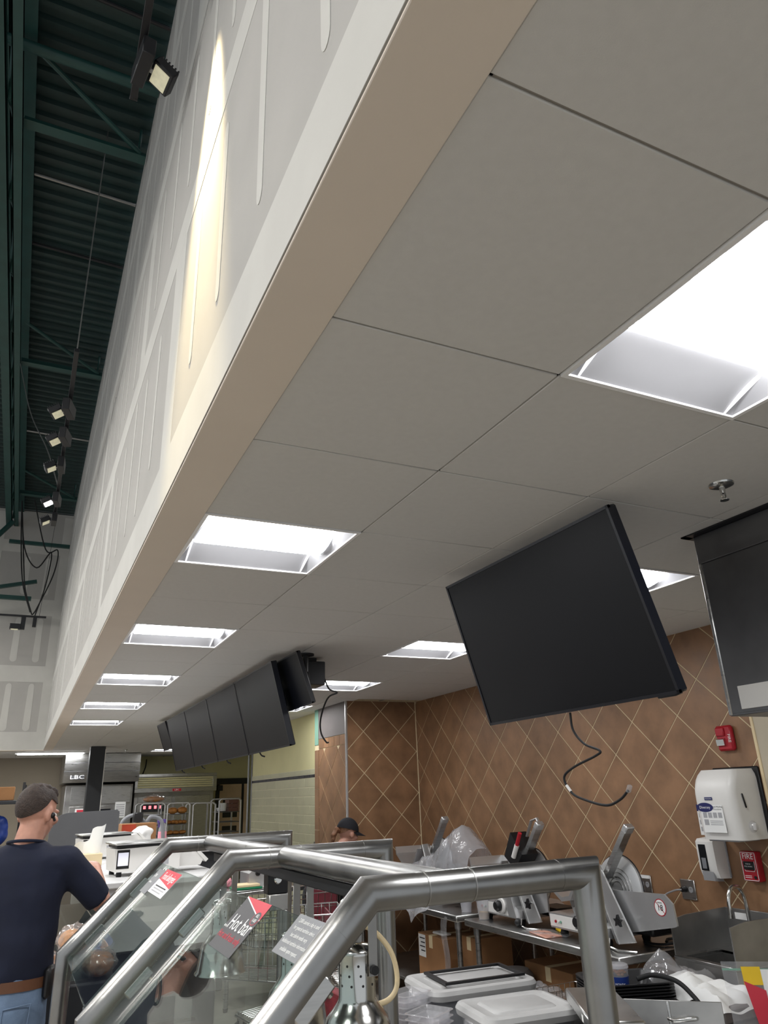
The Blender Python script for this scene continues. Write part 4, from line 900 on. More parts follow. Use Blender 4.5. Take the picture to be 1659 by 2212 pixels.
obj('slicer_cable', MB().tube(bezier([(3.62, 3.75, 0.811), (3.70, 3.80, 0.811), (3.78, 3.70, 0.816), (3.72, 3.66, 0.82), (3.55, 3.70, 0.811), (3.50, 3.80, 0.811)], 7), 0.008, 6), 'black_rubber', None, 'black cable coiled on the near table beside the sink', 'cable')
# things under the tables
def carton(x0, y0, z0, x1, y1, z1, label, marks=None):
    t = thing('cardboard_box', ((x0+x1)/2, (y0+y1)/2, z0), label, 'box')
    obj('carton', MB().box(x0, y0, z0, x1, y1, z1, 0.004), 'cardboard', t)
    obj('tape', MB().box(x0-0.0006, (y0+y1)/2-0.03, z1-0.09, x0+0.001, (y0+y1)/2+0.03, z1-0.002).box(x0, (y0+y1)/2-0.03, z1-0.0004, x1, (y0+y1)/2+0.03, z1+0.0006), 'cream_trim', t)
    if marks == 'label':
        obj('shipping_label', MB().box(x0-0.001, y1-0.13, z1-0.17, x0+0.001, y1-0.01, z1-0.01), 'white_paper', t)
        for k in range(4): obj('printed_line', MB().box(x0-0.0016, y1-0.12, z1-0.04-0.03*k, x0, y1-0.03-0.02*(k % 2), z1-0.032-0.03*k), 'ink', t)
        Mo = frame(((x0+x1)/2, y0-0.0004, z0+0.16), (1, 0, 0.6), (0, 0, 1)); obj('leaf_mark', MB(Mo).tube([(-0.07, 0, 0), (-0.03, 0.03, 0), (0.03, 0.03, 0), (0.08, 0, 0), (0.03, -0.03, 0), (-0.03, -0.03, 0)], 0.003, 5, closed=True), 'ink', t)
    return t
carton(3.20, 5.72, 0.251, 3.58, 6.16, 0.60, 'labelled brown carton on the shelf under the far table', 'label')
carton(3.32, 5.42, 0.251, 3.64, 5.66, 0.63, 'brown carton standing near the front leg under the far table')
carton(3.52, 4.55, 0.251, 3.85, 5.10, 0.52, 'dim brown carton under the near slicer table')
obj('bag_sleeve', MB().surf(lambda u, v: Vector((3.10-0.01*math.sin(6*v), 5.52+0.02*math.sin(9*u)+(0.10-0.02*u+0.10*max(0, u-0.7)/0.3)*(v-0.5)*2*0.5, 0.79-0.56*u+0.01*math.sin(12*v))), 16, 10), 'clear_plastic', None, 'clear plastic sleeve hanging from the far table corner', 'plastic bag')
obj('foam_tray', MB().box(3.24, 5.80, 0.604, 3.32, 5.98, 0.622, 0.006), 'white_plastic', None, 'small white foam tray on the labelled carton', 'tray')
bkt = thing('utility_bucket', (3.52, 5.05, 0.0), 'dark grey rounded tub beneath the near table', 'tub')
obj('tub', MB().lathe([(0, 0.252), (0.11, 0.252), (0.135, 0.45), (0.13, 0.47), (0.10, 0.50), (0, 0.51)], (3.36, 5.0, 0), 24), 'grey_panel', bkt)

# ================================================================ clutter in front of the slicer tables
dr = thing('low_rack', (2.3, 3.7, 0), 'low stainless rack under the grey bins and clear containers', 'rack')
obj('rack_top', MB().box(1.72, 3.08, 0.335, 2.60, 4.28, 0.36, 0.004), 'steel_dull', dr)
for a in (1.78, 2.54):
    for b in (3.14, 4.22): obj('leg', MB().cyl((a, b, 0), (a, b, 0.335), 0.02, n=12), 'steel_brushed', dr)
pm('case_dark_early', S(40, 42, 46), 0.5, var=0.1); pm('bin_grey', S(128, 130, 134), 0.55, var=0.05, scale=8); pm('bin_lid', S(160, 160, 160), 0.5, var=0.06, scale=8)
def rrect(x, y, hx, hy, r, z, M):
    out = []
    for cx, cy, a0 in ((hx-r, hy-r, 0), (-hx+r, hy-r, PI/2), (-hx+r, -hy+r, PI), (hx-r, -hy+r, 1.5*PI)):
        for k in range(6):
            a = a0+PI/2*k/5; out.append(M @ Vector((x+cx+r*math.cos(a), y+cy+r*math.sin(a), z)))
    return out
def lidbin(cx, cy, hx, hy, z0, z1, rz, label):
    M = Matrix.Translation((cx, cy, 0)) @ Matrix.Rotation(rz, 4, 'Z')
    t = thing('storage_bin', (cx, cy, z0), label, 'bin', 'grey lidded bins')
    obj('tub', MB().loft([rrect(0, 0, hx-0.05, hy-0.05, 0.05, z0, M), rrect(0, 0, hx-0.02, hy-0.02, 0.06, z1-0.04, M)]), 'bin_grey', t)
    ld = obj('lid', MB().loft([rrect(0, 0, hx, hy, 0.07, z1-0.055, M), rrect(0, 0, hx+0.006, hy+0.006, 0.075, z1-0.03, M), rrect(0, 0, hx-0.004, hy-0.004, 0.07, z1-0.012, M), rrect(0, 0, hx-0.03, hy-0.03, 0.055, z1-0.006, M), rrect(0, 0, hx-0.045, hy-0.045, 0.05, z1-0.014, M)]), 'bin_lid', t)
    obj('lid_panel', MB().loft([rrect(0, 0, hx-0.085, hy-0.085, 0.03, z1-0.015, M), rrect(0, 0, hx-0.095, hy-0.095, 0.025, z1-0.007, M)]), 'bin_lid', ld)
    for s in (-1, 1): obj('latch', MB(M).box(s*(hx-0.012), -0.05, z1-0.13, s*(hx+0.006), 0.05, z1-0.05, 0.006), 'frosted_plastic', t)
    return M
B1 = lidbin(2.36, 3.96, 0.31, 0.225, 0.361, 0.755, -0.10, 'far grey lidded bin with a black frame lying on its lid')
B2 = lidbin(2.29, 3.42, 0.25, 0.20, 0.361, 0.745, -0.12, 'near grey lidded bin with a bare lid')
pf = MB(B1 @ Matrix.Translation((0.02, -0.02, 0.757)))
pf.box(-0.235, 0.125, 0, 0.235, 0.147, 0.012).box(-0.235, -0.147, 0, 0.235, -0.125, 0.012).box(-0.235, -0.125, 0, -0.213, 0.125, 0.012).box(0.213, -0.125, 0, 0.235, 0.125, 0.012)
o = obj('display_stand', pf, 'black_plastic', None, 'empty black rectangular frame lying on the far bin lid', 'frame')
def clam(x, y, n, z0, rz, label):
    t = thing('container_stack', (x, y, z0), label, 'container')
    M = Matrix.Translation((x, y, z0)) @ Matrix.Rotation(rz, 4, 'Z')
    for k in range(n):
        z = 0.024*k; m = MB()
        m.loft([rrect(0, 0, 0.075, 0.06, 0.02, z, M), rrect(0, 0, 0.092, 0.076, 0.025, z+0.05, M), rrect(0, 0, 0.102, 0.086, 0.03, z+0.052, M), rrect(0, 0, 0.090, 0.074, 0.025, z+0.054, M), rrect(0, 0, 0.073, 0.058, 0.02, z+0.004, M)])
        obj('clear_tray', m, 'clear_plastic', t)
clam(1.93, 3.86, 15, 0.361, 0.3, 'stack of clear plastic trays behind the foreground heat lamp')
clam(1.90, 3.58, 14, 0.361, 0.5, 'stack of clear plastic trays left of the near grey bin')
clam(1.86, 3.28, 11, 0.361, 0.2, 'low stack of clear plastic trays at the bottom edge')
pt = table(2.62, 3.42, 2.2, 3.56, 0.65, 'foreground stainless prep table loaded with trays, scale and bags', shelf=0.2)
st_ = thing('equipment_stand', (2.42, 2.9, 0), 'dark equipment stand under the platform scale', 'stand')
obj('stand_body', MB().box(2.24, 2.68, 0, 2.60, 3.06, 0.699, 0.01), 'case_dark_early', st_)
ps_ = thing('platform_scale', (2.58, 3.05, 0.70), 'stainless platform scale beside the black tray stack', 'scale')
Mq = Matrix.Translation((2.462, 3.0, 0.70)) @ Matrix.Rotation(-0.49, 4, 'Z')
obj('platform', MB(Mq).box(-0.11, -0.29, 0.045, 0.11, 0.27, 0.10, 0.006), 'steel_brushed', ps_)
for sx in (-1, 1):
    for sy in (-1, 1): obj('foot', MB(Mq).lathe([(0, 0), (0.022, 0), (0.024, 0.046), (0, 0.046)], (sx*0.08, sy*0.21, 0), 12), 'black_rubber', ps_)
obj('sticker', MB(Mq).box(-0.1108, -0.12, 0.055, -0.1095, -0.09, 0.08), 'white_paper', ps_)
for k in range(6):
    M = Matrix.Translation((2.90, 3.34, 0.651+0.013*k)) @ Matrix.Rotation(-0.35, 4, 'Z'); m = MB()
    m.loft([rrect(0, 0, 0.15, 0.105, 0.03, 0, M), rrect(0, 0, 0.195, 0.145, 0.045, 0.062, M), rrect(0, 0, 0.21, 0.16, 0.05, 0.064, M), rrect(0, 0, 0.21, 0.16, 0.05, 0.070, M), rrect(0, 0, 0.190, 0.140, 0.045, 0.068, M), rrect(0, 0, 0.146, 0.10, 0.03, 0.005, M)])
    obj('food_tray', m, 'black_plastic', None, ('bottom', 'second lowest', 'third lowest', 'third highest', 'second highest', 'topmost')[k]+' black plastic tray of the stack holding the almond cup', 'tray', 'stacked black food trays')
al = thing('almond_cup', (2.86, 3.33, 0.722), 'clear lidded cup of almonds with blue band in the black trays', 'cup')
obj('cup', MB().lathe([(0, 0.001), (0.045, 0.001), (0.052, 0.115), (0.049, 0.115), (0.043, 0.004), (0, 0.004)], (2.86, 3.33, 0.722), 26), 'clear_plastic', al)
obj('blue_band', MB().lathe([(0.0472, 0.02), (0.0508, 0.078), (0.0500, 0.078), (0.0464, 0.02)], (2.86, 3.33, 0.722), 26), pm('band_blue', S(30, 56, 130), 0.4), al)
obj('lid', MB().lathe([(0, 0.128), (0.045, 0.130), (0.052, 0.127), (0.055, 0.115), (0.053, 0.112), (0.0, 0.116)], (2.86, 3.33, 0.722), 26), 'frosted_plastic', al)
nut = MB(); r5 = random.Random(5)
for k in range(26):
    a = r5.uniform(0, 6.28); q = r5.uniform(0, 0.036); nut.sph((2.86+q*math.cos(a), 3.33+q*math.sin(a), 0.722+0.085+r5.uniform(0, 0.012)), 0.011, 0.007, 0.006, n=6, m=4)
obj('almonds', nut, pm('almond_brown', S(170, 110, 60), 0.6, var=0.2, scale=60), al, kind='stuff')
words(al, frame((2.822, 3.294, 0.769), (0.72, -0.69, 0), (0.03, 0.03, 1)), 0.002, 0, 'ALMONDS', 0.017, 'white_paper', sq=0.8)
obj('tray_cable', MB().tube(bezier([(2.88, 3.22, 0.80), (2.95, 3.18, 0.815), (3.0, 3.08, 0.80), (3.0, 2.98, 0.75), (2.98, 2.9, 0.70), (2.95, 2.84, 0.665)], 8), 0.011, 10), 'black_rubber', None, 'thick black cable arching over the black trays', 'cable')
pl = thing('steel_lid', (2.80, 2.93, 0.65), 'upright stainless pan lid with a handle at the bottom edge', 'lid')
Mp2 = frame((2.80, 2.93, 0.690), (0.74, -0.67, 0.0), (0.05, 0.12, 1))
obj('sheet', MB(Mp2).box(-0.215, -0.03, -0.003, 0.215, 0.085, 0.003, 0.002).box(-0.215, -0.038, -0.012, 0.215, -0.03, 0.012, 0.002), 'steel_dull', pl)
obj('handle', MB(Mp2).tube([(-0.02, 0.015, 0.003), (0.0, 0.012, 0.03), (0.09, 0.022, 0.03), (0.10, 0.02, 0.003)], 0.009, 10), 'chrome', pl)
obj('rib', MB(Mp2).box(-0.02, -0.025, 0.002, -0.008, 0.08, 0.008, 0.002), 'steel_brushed', pl)
# waste bin with liner, cloth and bags
wb_ = thing('lined_crate', (3.22, 3.15, 0.65), 'crate with a clear liner bag overflowing with white cloth', 'crate')
obj('crate', MB().box(3.06, 2.88, 0.651, 3.40, 3.50, 0.715, 0.01), 'grey_panel', wb_)
from mathutils import noise as NZ
def crumple(cx, cy, hx, hy, zb, amp, sc, seed, peak=None):
    def f(u, v):
        x = cx-hx+2*hx*u; y = cy-hy+2*hy*v; e = min(u, 1-u, v, 1-v); z = zb+amp*NZ.noise(Vector((x*sc+seed, y*sc, seed)))+amp*0.5*abs(NZ.noise(Vector((x*sc*2.3, y*sc*2.3, seed+4))))
        z -= 0.05*max(0, 0.12-e)/0.12
        if peak:
            dd = math.hypot(x-peak[0], y-peak[1]); z += peak[2]*max(0, 1-dd/peak[3])**1.3
        return Vector((x, y, z))
    return MB().surf(f, 34, 34)
obj('cloth', crumple(3.22, 3.12, 0.17, 0.25, 0.745, 0.06, 5.5, 3.3, (3.17, 3.16, 0.05, 0.12)), 'white_paper', wb_)
obj('liner_bag', crumple(3.24, 3.36, 0.17, 0.15, 0.76, 0.05, 7, 8.1, (3.16, 3.33, 0.11, 0.15)), 'clear_plastic', wb_)
zb_ = thing('zip_bag', (3.14, 2.72, 0.65), 'clear zip bag with a yellow and red label at the right edge', 'bag')
Mz = frame((3.12, 2.72, 0.803), (0.80, -0.60, 0.0), (0.12, 0.16, 1))
obj('film', MB(Mz).surf(lambda u, v: Vector((-0.13+0.30*u, -0.15+0.27*v, 0.008*math.sin(8*u+5*v))), 12, 12), 'clear_plastic', zb_)
obj('zip_strip', MB(Mz).box(-0.13, 0.085, -0.002, 0.17, 0.093, 0.006), 'teal_paint', zb_)
obj('yellow_panel', MB(Mz).box(-0.05, 0.03, 0.010, 0.03, 0.10, 0.012), 'yellow_plastic', zb_)
obj('red_panel', MB(Mz).prism([(-0.05, 0.045), (0.035, 0.01), (0.035, -0.06), (0.0, -0.15), (-0.02, -0.15)], 'z', 0.0125, 0.014), 'sign_red', zb_)
obj('white_panel', MB(Mz).box(0.03, -0.14, 0.009, 0.16, 0.09, 0.011), 'white_paper', zb_)
sb = thing('small_carton', (2.98, 2.46, 0.651), 'small white carton with a blue mark in the lower right corner', 'box')
Ms = Matrix.Translation((2.98, 2.46, 0.651)) @ Matrix.Rotation(-0.5, 4, 'Z')
obj('carton', MB(Ms).box(-0.05, -0.07, 0, 0.07, 0.07, 0.16, 0.003), 'white_plastic', sb); obj('blue_mark', MB(Ms).box(-0.0508, -0.045, 0.03, -0.049, -0.02, 0.065), 'band_blue', sb)
obj('paper_sheet', MB().surf(lambda u, v: Vector((2.76+0.22*u, 2.40+0.38*v, 0.653+0.01*math.sin(3*u+2*v))), 6, 6), 'white_paper', None, 'blank white sheet lying in front of the upright pan lid', 'paper')
# ================================================================ service counters at the left
pm('case_white', S(206, 206, 206), 0.4, var=0.03); pm('case_dark', S(40, 42, 46), 0.5, var=0.1)
dcs = thing('deli_case', (0.85, 6.0, 0), 'white service counter carrying the deli scales behind the hot bar', 'counter')
obj('body', MB().box(0.42, 4.85, 0, 1.18, 7.35, 0.92, 0.01), 'case_dark', dcs)
obj('counter_top', MB().box(0.50, 4.80, 1.245, 1.20, 7.38, 1.28, 0.006), 'case_white', dcs)
obj('end_panel', MB().box(0.52, 4.84, 0.92, 1.18, 4.88, 1.245, 0.004), 'case_white', dcs)
obj('end_panel', MB().box(0.52, 7.30, 0.92, 1.18, 7.34, 1.245, 0.004), 'case_white', dcs)
obj('back_panel', MB().box(1.16, 4.88, 0.92, 1.18, 7.30, 1.245, 0.003), 'case_dark', dcs)
obj('front_glass', MB().add([(0.30, 4.85, 0.93), (0.30, 7.3, 0.93), (0.50, 7.3, 1.262), (0.50, 4.85, 1.262)], [(0, 1, 2, 3)]), 'clear_glass', dcs)
obj('glass_rim', MB().cyl((0.50, 4.83, 1.262), (0.50, 7.32, 1.262), 0.012, n=10), 'steel_brushed', dcs)
obj('shelf', MB().box(0.50, 4.9, 1.06, 1.15, 7.28, 1.07), 'clear_glass', dcs)
bc = thing('back_counter', (1.1, 8.7, 0), 'white back counter behind the service case', 'counter')
obj('body', MB().box(0.45, 7.95, 0, 2.0, 9.7, 1.22, 0.01), 'case_dark', bc); obj('counter_top', MB().box(0.42, 7.85, 1.22, 2.05, 9.75, 1.26, 0.006), 'case_white', bc)
def deli_scale(label):
    # local: x along its front, y to the back, z up
    t = thing('deli_scale', (0, 0, 0), label, 'scale', 'white label scales on the service counter', local=True)
    bd = obj('body', MB().prism([(-0.19, 0.028), (-0.20, 0.155), (0.20, 0.165), (0.20, 0.028)], 'y', -0.13, 0.15), 'white_plastic', t)
    obj('platter', MB().box(-0.205, -0.16, 0.178, 0.20, 0.17, 0.190, 0.004), 'steel_brushed', t)
    obj('platter_support', MB().box(-0.19, -0.13, 0.160, 0.19, 0.14, 0.178, 0.004), 'black_plastic', t)
    obj('screen', MB().box(-0.185, -0.1315, 0.045, -0.11, -0.129, 0.15, 0.001), 'black_plastic', bd); obj('display', MB().box(-0.178, -0.1330, 0.062, -0.117, -0.131, 0.135), 'screen_blue', bd)
    obj('rating_label', MB().box(0.0, -0.1312, 0.055, 0.13, -0.1298, 0.10), 'print_grey', bd)
    obj('printer', MB().prism([(0.20, 0.03), (0.20, 0.16), (0.25, 0.175), (0.38, 0.075), (0.355, 0.03)], 'y', -0.06, 0.12), 'white_plastic', t)
    obj('printer_flap', MB().prism([(0.255, 0.178), (0.27, 0.185), (0.405, 0.06), (0.39, 0.045)], 'y', -0.065, 0.125), 'white_plastic', t)
    for x in (-0.16, 0.16):
        for y in (-0.1, 0.12): obj('foot', MB().lathe([(0, 0), (0.016, 0), (0.016, 0.029), (0, 0.029)], (x, y, 0), 10), 'black_rubber', t)
    return t
d1 = deli_scale('near white deli label scale with a blue display'); d1.location = (0.77, 5.22, 1.28); d1.rotation_euler[2] = 0.08
d2 = dup(d1, (0.70, 6.95, 1.28), 0.10, 'far white deli label scale behind the tissue box')
tb_ = thing('tissue_box', (0.50, 6.25, 1.28), 'tan paper box with white tissue sheets sticking out', 'tissue box')
obj('carton', MB().box(0.42, 6.15, 1.281, 0.62, 6.35, 1.36, 0.003), 'cream_trim', tb_)
obj('mark', MB(frame((0.50, 6.149, 1.32), (1, 0, 0), (0, 0, 1))).lathe([(0.008, 0), (0.008, 0.001), (0.013, 0.001), (0.013, 0)], n=16), 'ink', tb_)
obj('tissue', MB().surf(lambda u, v: Vector((0.40+0.20*u+0.03*v, 6.25+0.05*math.sin(5*u), 1.355+(0.16*v if u > 0.55 else 0.10*v)*(0.7+0.6*u)+0.008*math.sin(12*u))), 14, 8), 'white_paper', tb_)
pm('divider_grey', S(96, 97, 100), 0.5, var=0.04)
obj('divider_panel', MB().prism([(0.30, 1.26), (0.31, 1.42)]+[(0.47-0.16*math.cos(a), 1.47+0.16*math.sin(a)) for a in [PI/2*k/8 for k in range(9)]]+[(0.90, 1.64), (0.92, 1.62), (0.92, 1.26)], 'y', 7.95, 7.99), 'divider_grey', None, 'grey divider panel with a rounded corner on the back counter', 'divider')
cbx = thing('printed_box', (1.2, 8.3, 1.26), 'orange and brown printed carton behind the near scale', 'box')
obj('carton', MB().box(0.98, 8.2, 1.261, 1.32, 8.45, 1.50, 0.003), 'cardboard', cbx); obj('orange_panel', MB().box(0.985, 8.1988, 1.30, 1.12, 8.2002, 1.495), 'cardboard_red', cbx)
obj('cloth_bundle', organic(MB().sph((1.13, 8.0, 1.36), 0.10, 0.08, 0.11).sph((1.19, 8.02, 1.43), 0.07, 0.06, 0.06), 0.012, 3, 0.03, 14, 1), 'white_paper', None, 'crumpled white cloth bundle in front of the printed carton', 'cloth')
sp_ = thing('spray_bottle', (1.50, 8.9, 1.26), 'pink and white spray bottle with a purple trigger on the back counter', 'bottle')
obj('bottle', MB().lathe([(0, 0), (0.045, 0), (0.047, 0.02), (0.045, 0.15), (0.028, 0.20), (0.018, 0.22), (0, 0.22)], (1.50, 8.9, 1.261), 20), 'frosted_plastic', sp_)
obj('label', MB().lathe([(0.0478, 0.03), (0.0465, 0.13), (0.0460, 0.13), (0.0470, 0.03)], (1.50, 8.9, 1.261), 20), pm('pink_label', S(225, 150, 165), 0.5), sp_)
obj('trigger', MB().box(1.44, 8.88, 1.475, 1.53, 8.92, 1.515, 0.006).box(1.45, 8.89, 1.43, 1.465, 8.91, 1.48, 0.003).cyl((1.50, 8.9, 1.475), (1.50, 8.9, 1.50), 0.02, n=12), pm('purple_plastic', S(80, 60, 130), 0.4), sp_)
obj('grey_hose', MB().tube(bezier([(1.02, 8.7, 1.35), (1.05, 8.7, 1.52), (1.18, 8.7, 1.575), (1.28, 8.7, 1.50), (1.34, 8.7, 1.55), (1.45, 8.7, 1.50), (1.48, 8.7, 1.30)], 8), 0.02, 10), 'sign_grey', None, 'thick grey hose looping behind the printed carton', 'hose')
obj('nozzle_head', MB().box(1.14, 8.6, 1.50, 1.24, 8.66, 1.60, 0.01).cyl((1.19, 8.63, 1.262), (1.19, 8.63, 1.50), 0.025, n=12), 'black_plastic', None, 'black nozzle head standing up behind the white cloth bundle', 'nozzle')
# dark shelf at the far left with boxes
ls = thing('dark_shelving', (-0.35, 6.6, 0), 'dark merchandise shelving beyond the man at the left edge', 'shelf')
for z in (0.3, 0.9, 1.40, 1.72): obj('shelf_board', MB().box(-0.95, 6.3, z, 0.06, 6.75, z+0.025, 0.003), 'case_dark', ls)
for x in (-0.93, 0.03): obj('upright', MB().box(x, 6.70, 0, x+0.03, 6.76, 1.86, 0.003), 'black_metal', ls)
obj('slanted_side', MB().prism([(6.30, 1.745), (6.74, 1.745), (6.74, 1.88)], 'x', 0.03, 0.05), 'black_plastic', ls)
obj('shelf_box', MB().box(-0.62, 6.32, 1.746, -0.02, 6.62, 1.84, 0.004), 'cardboard', None, 'brown carton on top of the dark shelving', 'box')
snk = [('white and blue snack bag on the dark shelving', 'band_blue', -0.10), ('pale snack bag on the dark shelving beside the blue one', 'print_grey', -0.27), ('purple snack bag deeper along the dark shelving', 'purple_plastic', -0.45)]
for lb, m, x in snk:
    obj('snack_bag', organic(MB().sph((x, 6.42, 1.54), 0.075, 0.045, 0.105), 0.012, 2, 0.015, 18, x), m, None, lb, 'snack bag', 'snack bags on the dark shelving')
# wrapped bread below the man's arm
for i, (x, y, z, lb) in enumerate(((0.36, 4.58, 0.99, 'wrapped bread loaf on top of the pile behind the man'), (0.285, 4.43, 0.90, 'wrapped bread loaf low in the pile beside the man'), (0.475, 4.43, 0.90, 'wrapped roll beside the far front post'))):
    t = thing('bread_loaf', (x, y, z), lb, 'bread', 'wrapped loaves in the bread bin')
    obj('loaf', organic(MB().sph((x, y, z+0.05), 0.075, 0.13, 0.055), 0.012, 3, 0.012, 20, i), pm('bread_%d' % i, S(186-12*i, 132-10*i, 76), 0.7, var=0.3, scale=20), t)
    obj('wrapper', organic(MB().sph((x, y, z+0.055), 0.088, 0.145, 0.066), 0.014, 1, 0.03, 26, i+3), 'clear_plastic', t)
brb = thing('bread_bin', (0.36, 4.5, 0), 'dark bread bin holding wrapped loaves beside the man', 'bin')
obj('body', MB().box(0.20, 4.30, 0, 0.56, 4.70, 0.895, 0.01), 'case_dark', brb)
# ================================================================ shopping carts
pm('dark_red', S(84, 18, 30), 0.5)
def cart(label):
    t = thing('shopping_cart', (0, 0, 0), label, 'shopping cart', 'shopping carts behind the hot bar', local=True)
    wr_ = MB(); L_, W0, W1, zb, zt = 0.80, 0.24, 0.28, 0.56, 0.98
    def pt_(u, s, v): return (-0.4+L_*u, s*(W0+(W1-W0)*v-0.06*u), zb+0.10*u*(1-v)+(zt-zb)*v+0.0)
    for s in (-1, 1):
        w_ = MB()
        for k in range(15): w_.cyl(pt_(k/14, s, 0), pt_(k/14, s, 1), 0.003, n=4, cap=False)
        for v in (0, 0.25, 0.5, 0.75, 1): w_.cyl(pt_(0, s, v), pt_(1, s, v), 0.005 if v in (0, 1) else 0.003, n=5)
        obj('side_mesh', w_, 'chrome', t, kind='stuff')
    for u in (0, 1):
        w_ = MB()
        for k in range(11):
            a = Vector(pt_(u, -1, 0)).lerp(Vector(pt_(u, 1, 0)), k/10); b = Vector(pt_(u, -1, 1)).lerp(Vector(pt_(u, 1, 1)), k/10); w_.cyl(a, b, 0.003, n=4, cap=False)
        for v in (0, 0.33, 0.66, 1): w_.cyl(pt_(u, -1, v), pt_(u, 1, v), 0.004, n=5)
        obj('end_mesh', w_, 'chrome', t, kind='stuff')
    w_ = MB()
    for k in range(11):
        w_.cyl(Vector(pt_(0, -1, 0)).lerp(Vector(pt_(0, 1, 0)), k/10), Vector(pt_(1, -1, 0)).lerp(Vector(pt_(1, 1, 0)), k/10), 0.003, n=4, cap=False)
    obj('basket_floor', w_, 'chrome', t, kind='stuff')
    obj('frame', MB().tube(bezier([(-0.52, -0.27, 1.02), (-0.42, -0.27, 0.95), (-0.40, -0.26, 0.60), (-0.38, -0.25, 0.20), (0.36, -0.18, 0.16)], 6), 0.012, 10).tube(bezier([(-0.52, 0.27, 1.02), (-0.42, 0.27, 0.95), (-0.40, 0.26, 0.60), (-0.38, 0.25, 0.20), (0.36, 0.18, 0.16)], 6), 0.012, 10).cyl((0.36, -0.18, 0.16), (0.36, 0.18, 0.16), 0.012, n=10).cyl((-0.38, -0.25, 0.20), (-0.38, 0.25, 0.20), 0.012, n=10), 'chrome', t)
    w_ = MB()
    for k in range(9): w_.cyl((-0.36, -0.2+0.05*k, 0.21), (0.34, -0.15+0.0375*k, 0.18), 0.004, n=5)
    obj('lower_tray', w_, 'chrome', t, kind='stuff')
    obj('handle', MB().cyl((-0.52, -0.27, 1.02), (-0.52, 0.27, 1.02), 0.016, n=12), 'red_plastic', t)
    obj('child_seat', MB().add([(-0.38, -0.22, 0.70), (-0.38, 0.22, 0.70), (-0.30, 0.22, 0.95), (-0.30, -0.22, 0.95)], [(0, 1, 2, 3)]).box(-0.31, -0.22, 0.70, -0.30, 0.22, 0.96), 'dark_red', t)
    for x, s in ((-0.36, 0.24), (-0.36, -0.24), (0.33, 0.17), (0.33, -0.17)):
        ft_ = obj('caster_fork', MB().box(x-0.015, s-0.02, 0.10, x+0.015, s-0.015, 0.18).box(x-0.015, s+0.015, 0.10, x+0.015, s+0.02, 0.18).box(x-0.015, s-0.02, 0.175, x+0.015, s+0.02, 0.185), 'steel_dull', t)
        obj('wheel', MB().cyl((x, s-0.013, 0.062), (x, s+0.013, 0.062), 0.062, n=20), 'black_rubber', ft_); obj('hub', MB().cyl((x, s-0.016, 0.062), (x, s+0.016, 0.062), 0.02, n=12), 'chrome', ft_)
    return t
c1 = cart('chrome shopping cart seen through the hot bar glass'); c1.location = (1.72, 5.25, 0); c1.rotation_euler[2] = 2.9
c2 = dup(c1, (2.10, 6.25, 0), 3.3, 'red-handled shopping cart standing behind the nearer cart')
# ================================================================ back work area
table(1.78, 2.98, 7.10, 7.74, 0.93, 'stainless table with chip bags against the far nib wall')
pm('chip_yellow', S(205, 150, 30), 0.35, var=0.35, scale=14)
r6 = random.Random(11)
for k in range(6):
    x = 2.52+0.075*(k % 5)+0.01; y = 7.20+0.10*(k // 5)+0.03*(k % 2)
    obj('chip_bag', organic(MB().sph((x, y, 1.005), 0.055, 0.045, 0.078), 0.012, 2, 0.025, 22, k), 'chip_yellow', None, 'glossy yellow chip bag, %s from the left on the far table' % ('first', 'second', 'third', 'fourth', 'fifth', 'rearmost')[k], 'chip bag', 'yellow chip bags on the far table')
wm = thing('wrapping_machine', (2.17, 7.3, 0.93), 'grey wrapping machine with a round warning sticker on the far table', 'machine')
obj('body', MB().prism([(2.02, 0.931), (2.02, 1.05), (2.08, 1.10), (2.34, 1.10), (2.34, 0.931)], 'y', 7.20, 7.52), 'aluminium', wm)
obj('sticker', MB(frame((2.29, 7.199, 1.02), (1, 0, 0), (0, 0, 1))).lathe([(0, 0.001), (0.03, 0.001), (0.03, -0.001), (0, -0.001)], n=20), 'white_paper', wm)
obj('knob', MB(frame((2.10, 7.198, 1.05), (1, 0, 0), (0, 0, 1))).lathe([(0, 0.02), (0.02, 0.02), (0.024, 0), (0, 0)], n=16), 'black_plastic', wm)
obj('cutting_board', MB().box(1.86, 7.10, 0.931, 2.12, 7.28, 0.948, 0.004), 'green_plastic', None, 'green cutting board lying under the white board', 'cutting board')
obj('cutting_board', MB().box(1.88, 7.11, 0.949, 2.10, 7.28, 0.972, 0.004), 'cream_trim', None, 'cream cutting board stacked on the green one', 'cutting board')
obj('cutting_board', MB().box(2.06, 7.07, 0.949, 2.26, 7.17, 0.962, 0.003, M=Matrix.Translation((0.08, 0, -0.018))), 'white_plastic', None, 'white dark-edged board beside the wrapping machine', 'cutting board')
obj('towel', organic(MB().sph((1.85, 7.42, 0.985), 0.06, 0.08, 0.05), 0.012, 2, 0.03, 20, 4), 'pink_label', None, 'crumpled pink and white towel on the far table', 'towel')
carton(2.36, 7.38, 0.931, 2.50, 7.56, 1.10, 'small upright carton between the machine and the chip bags')
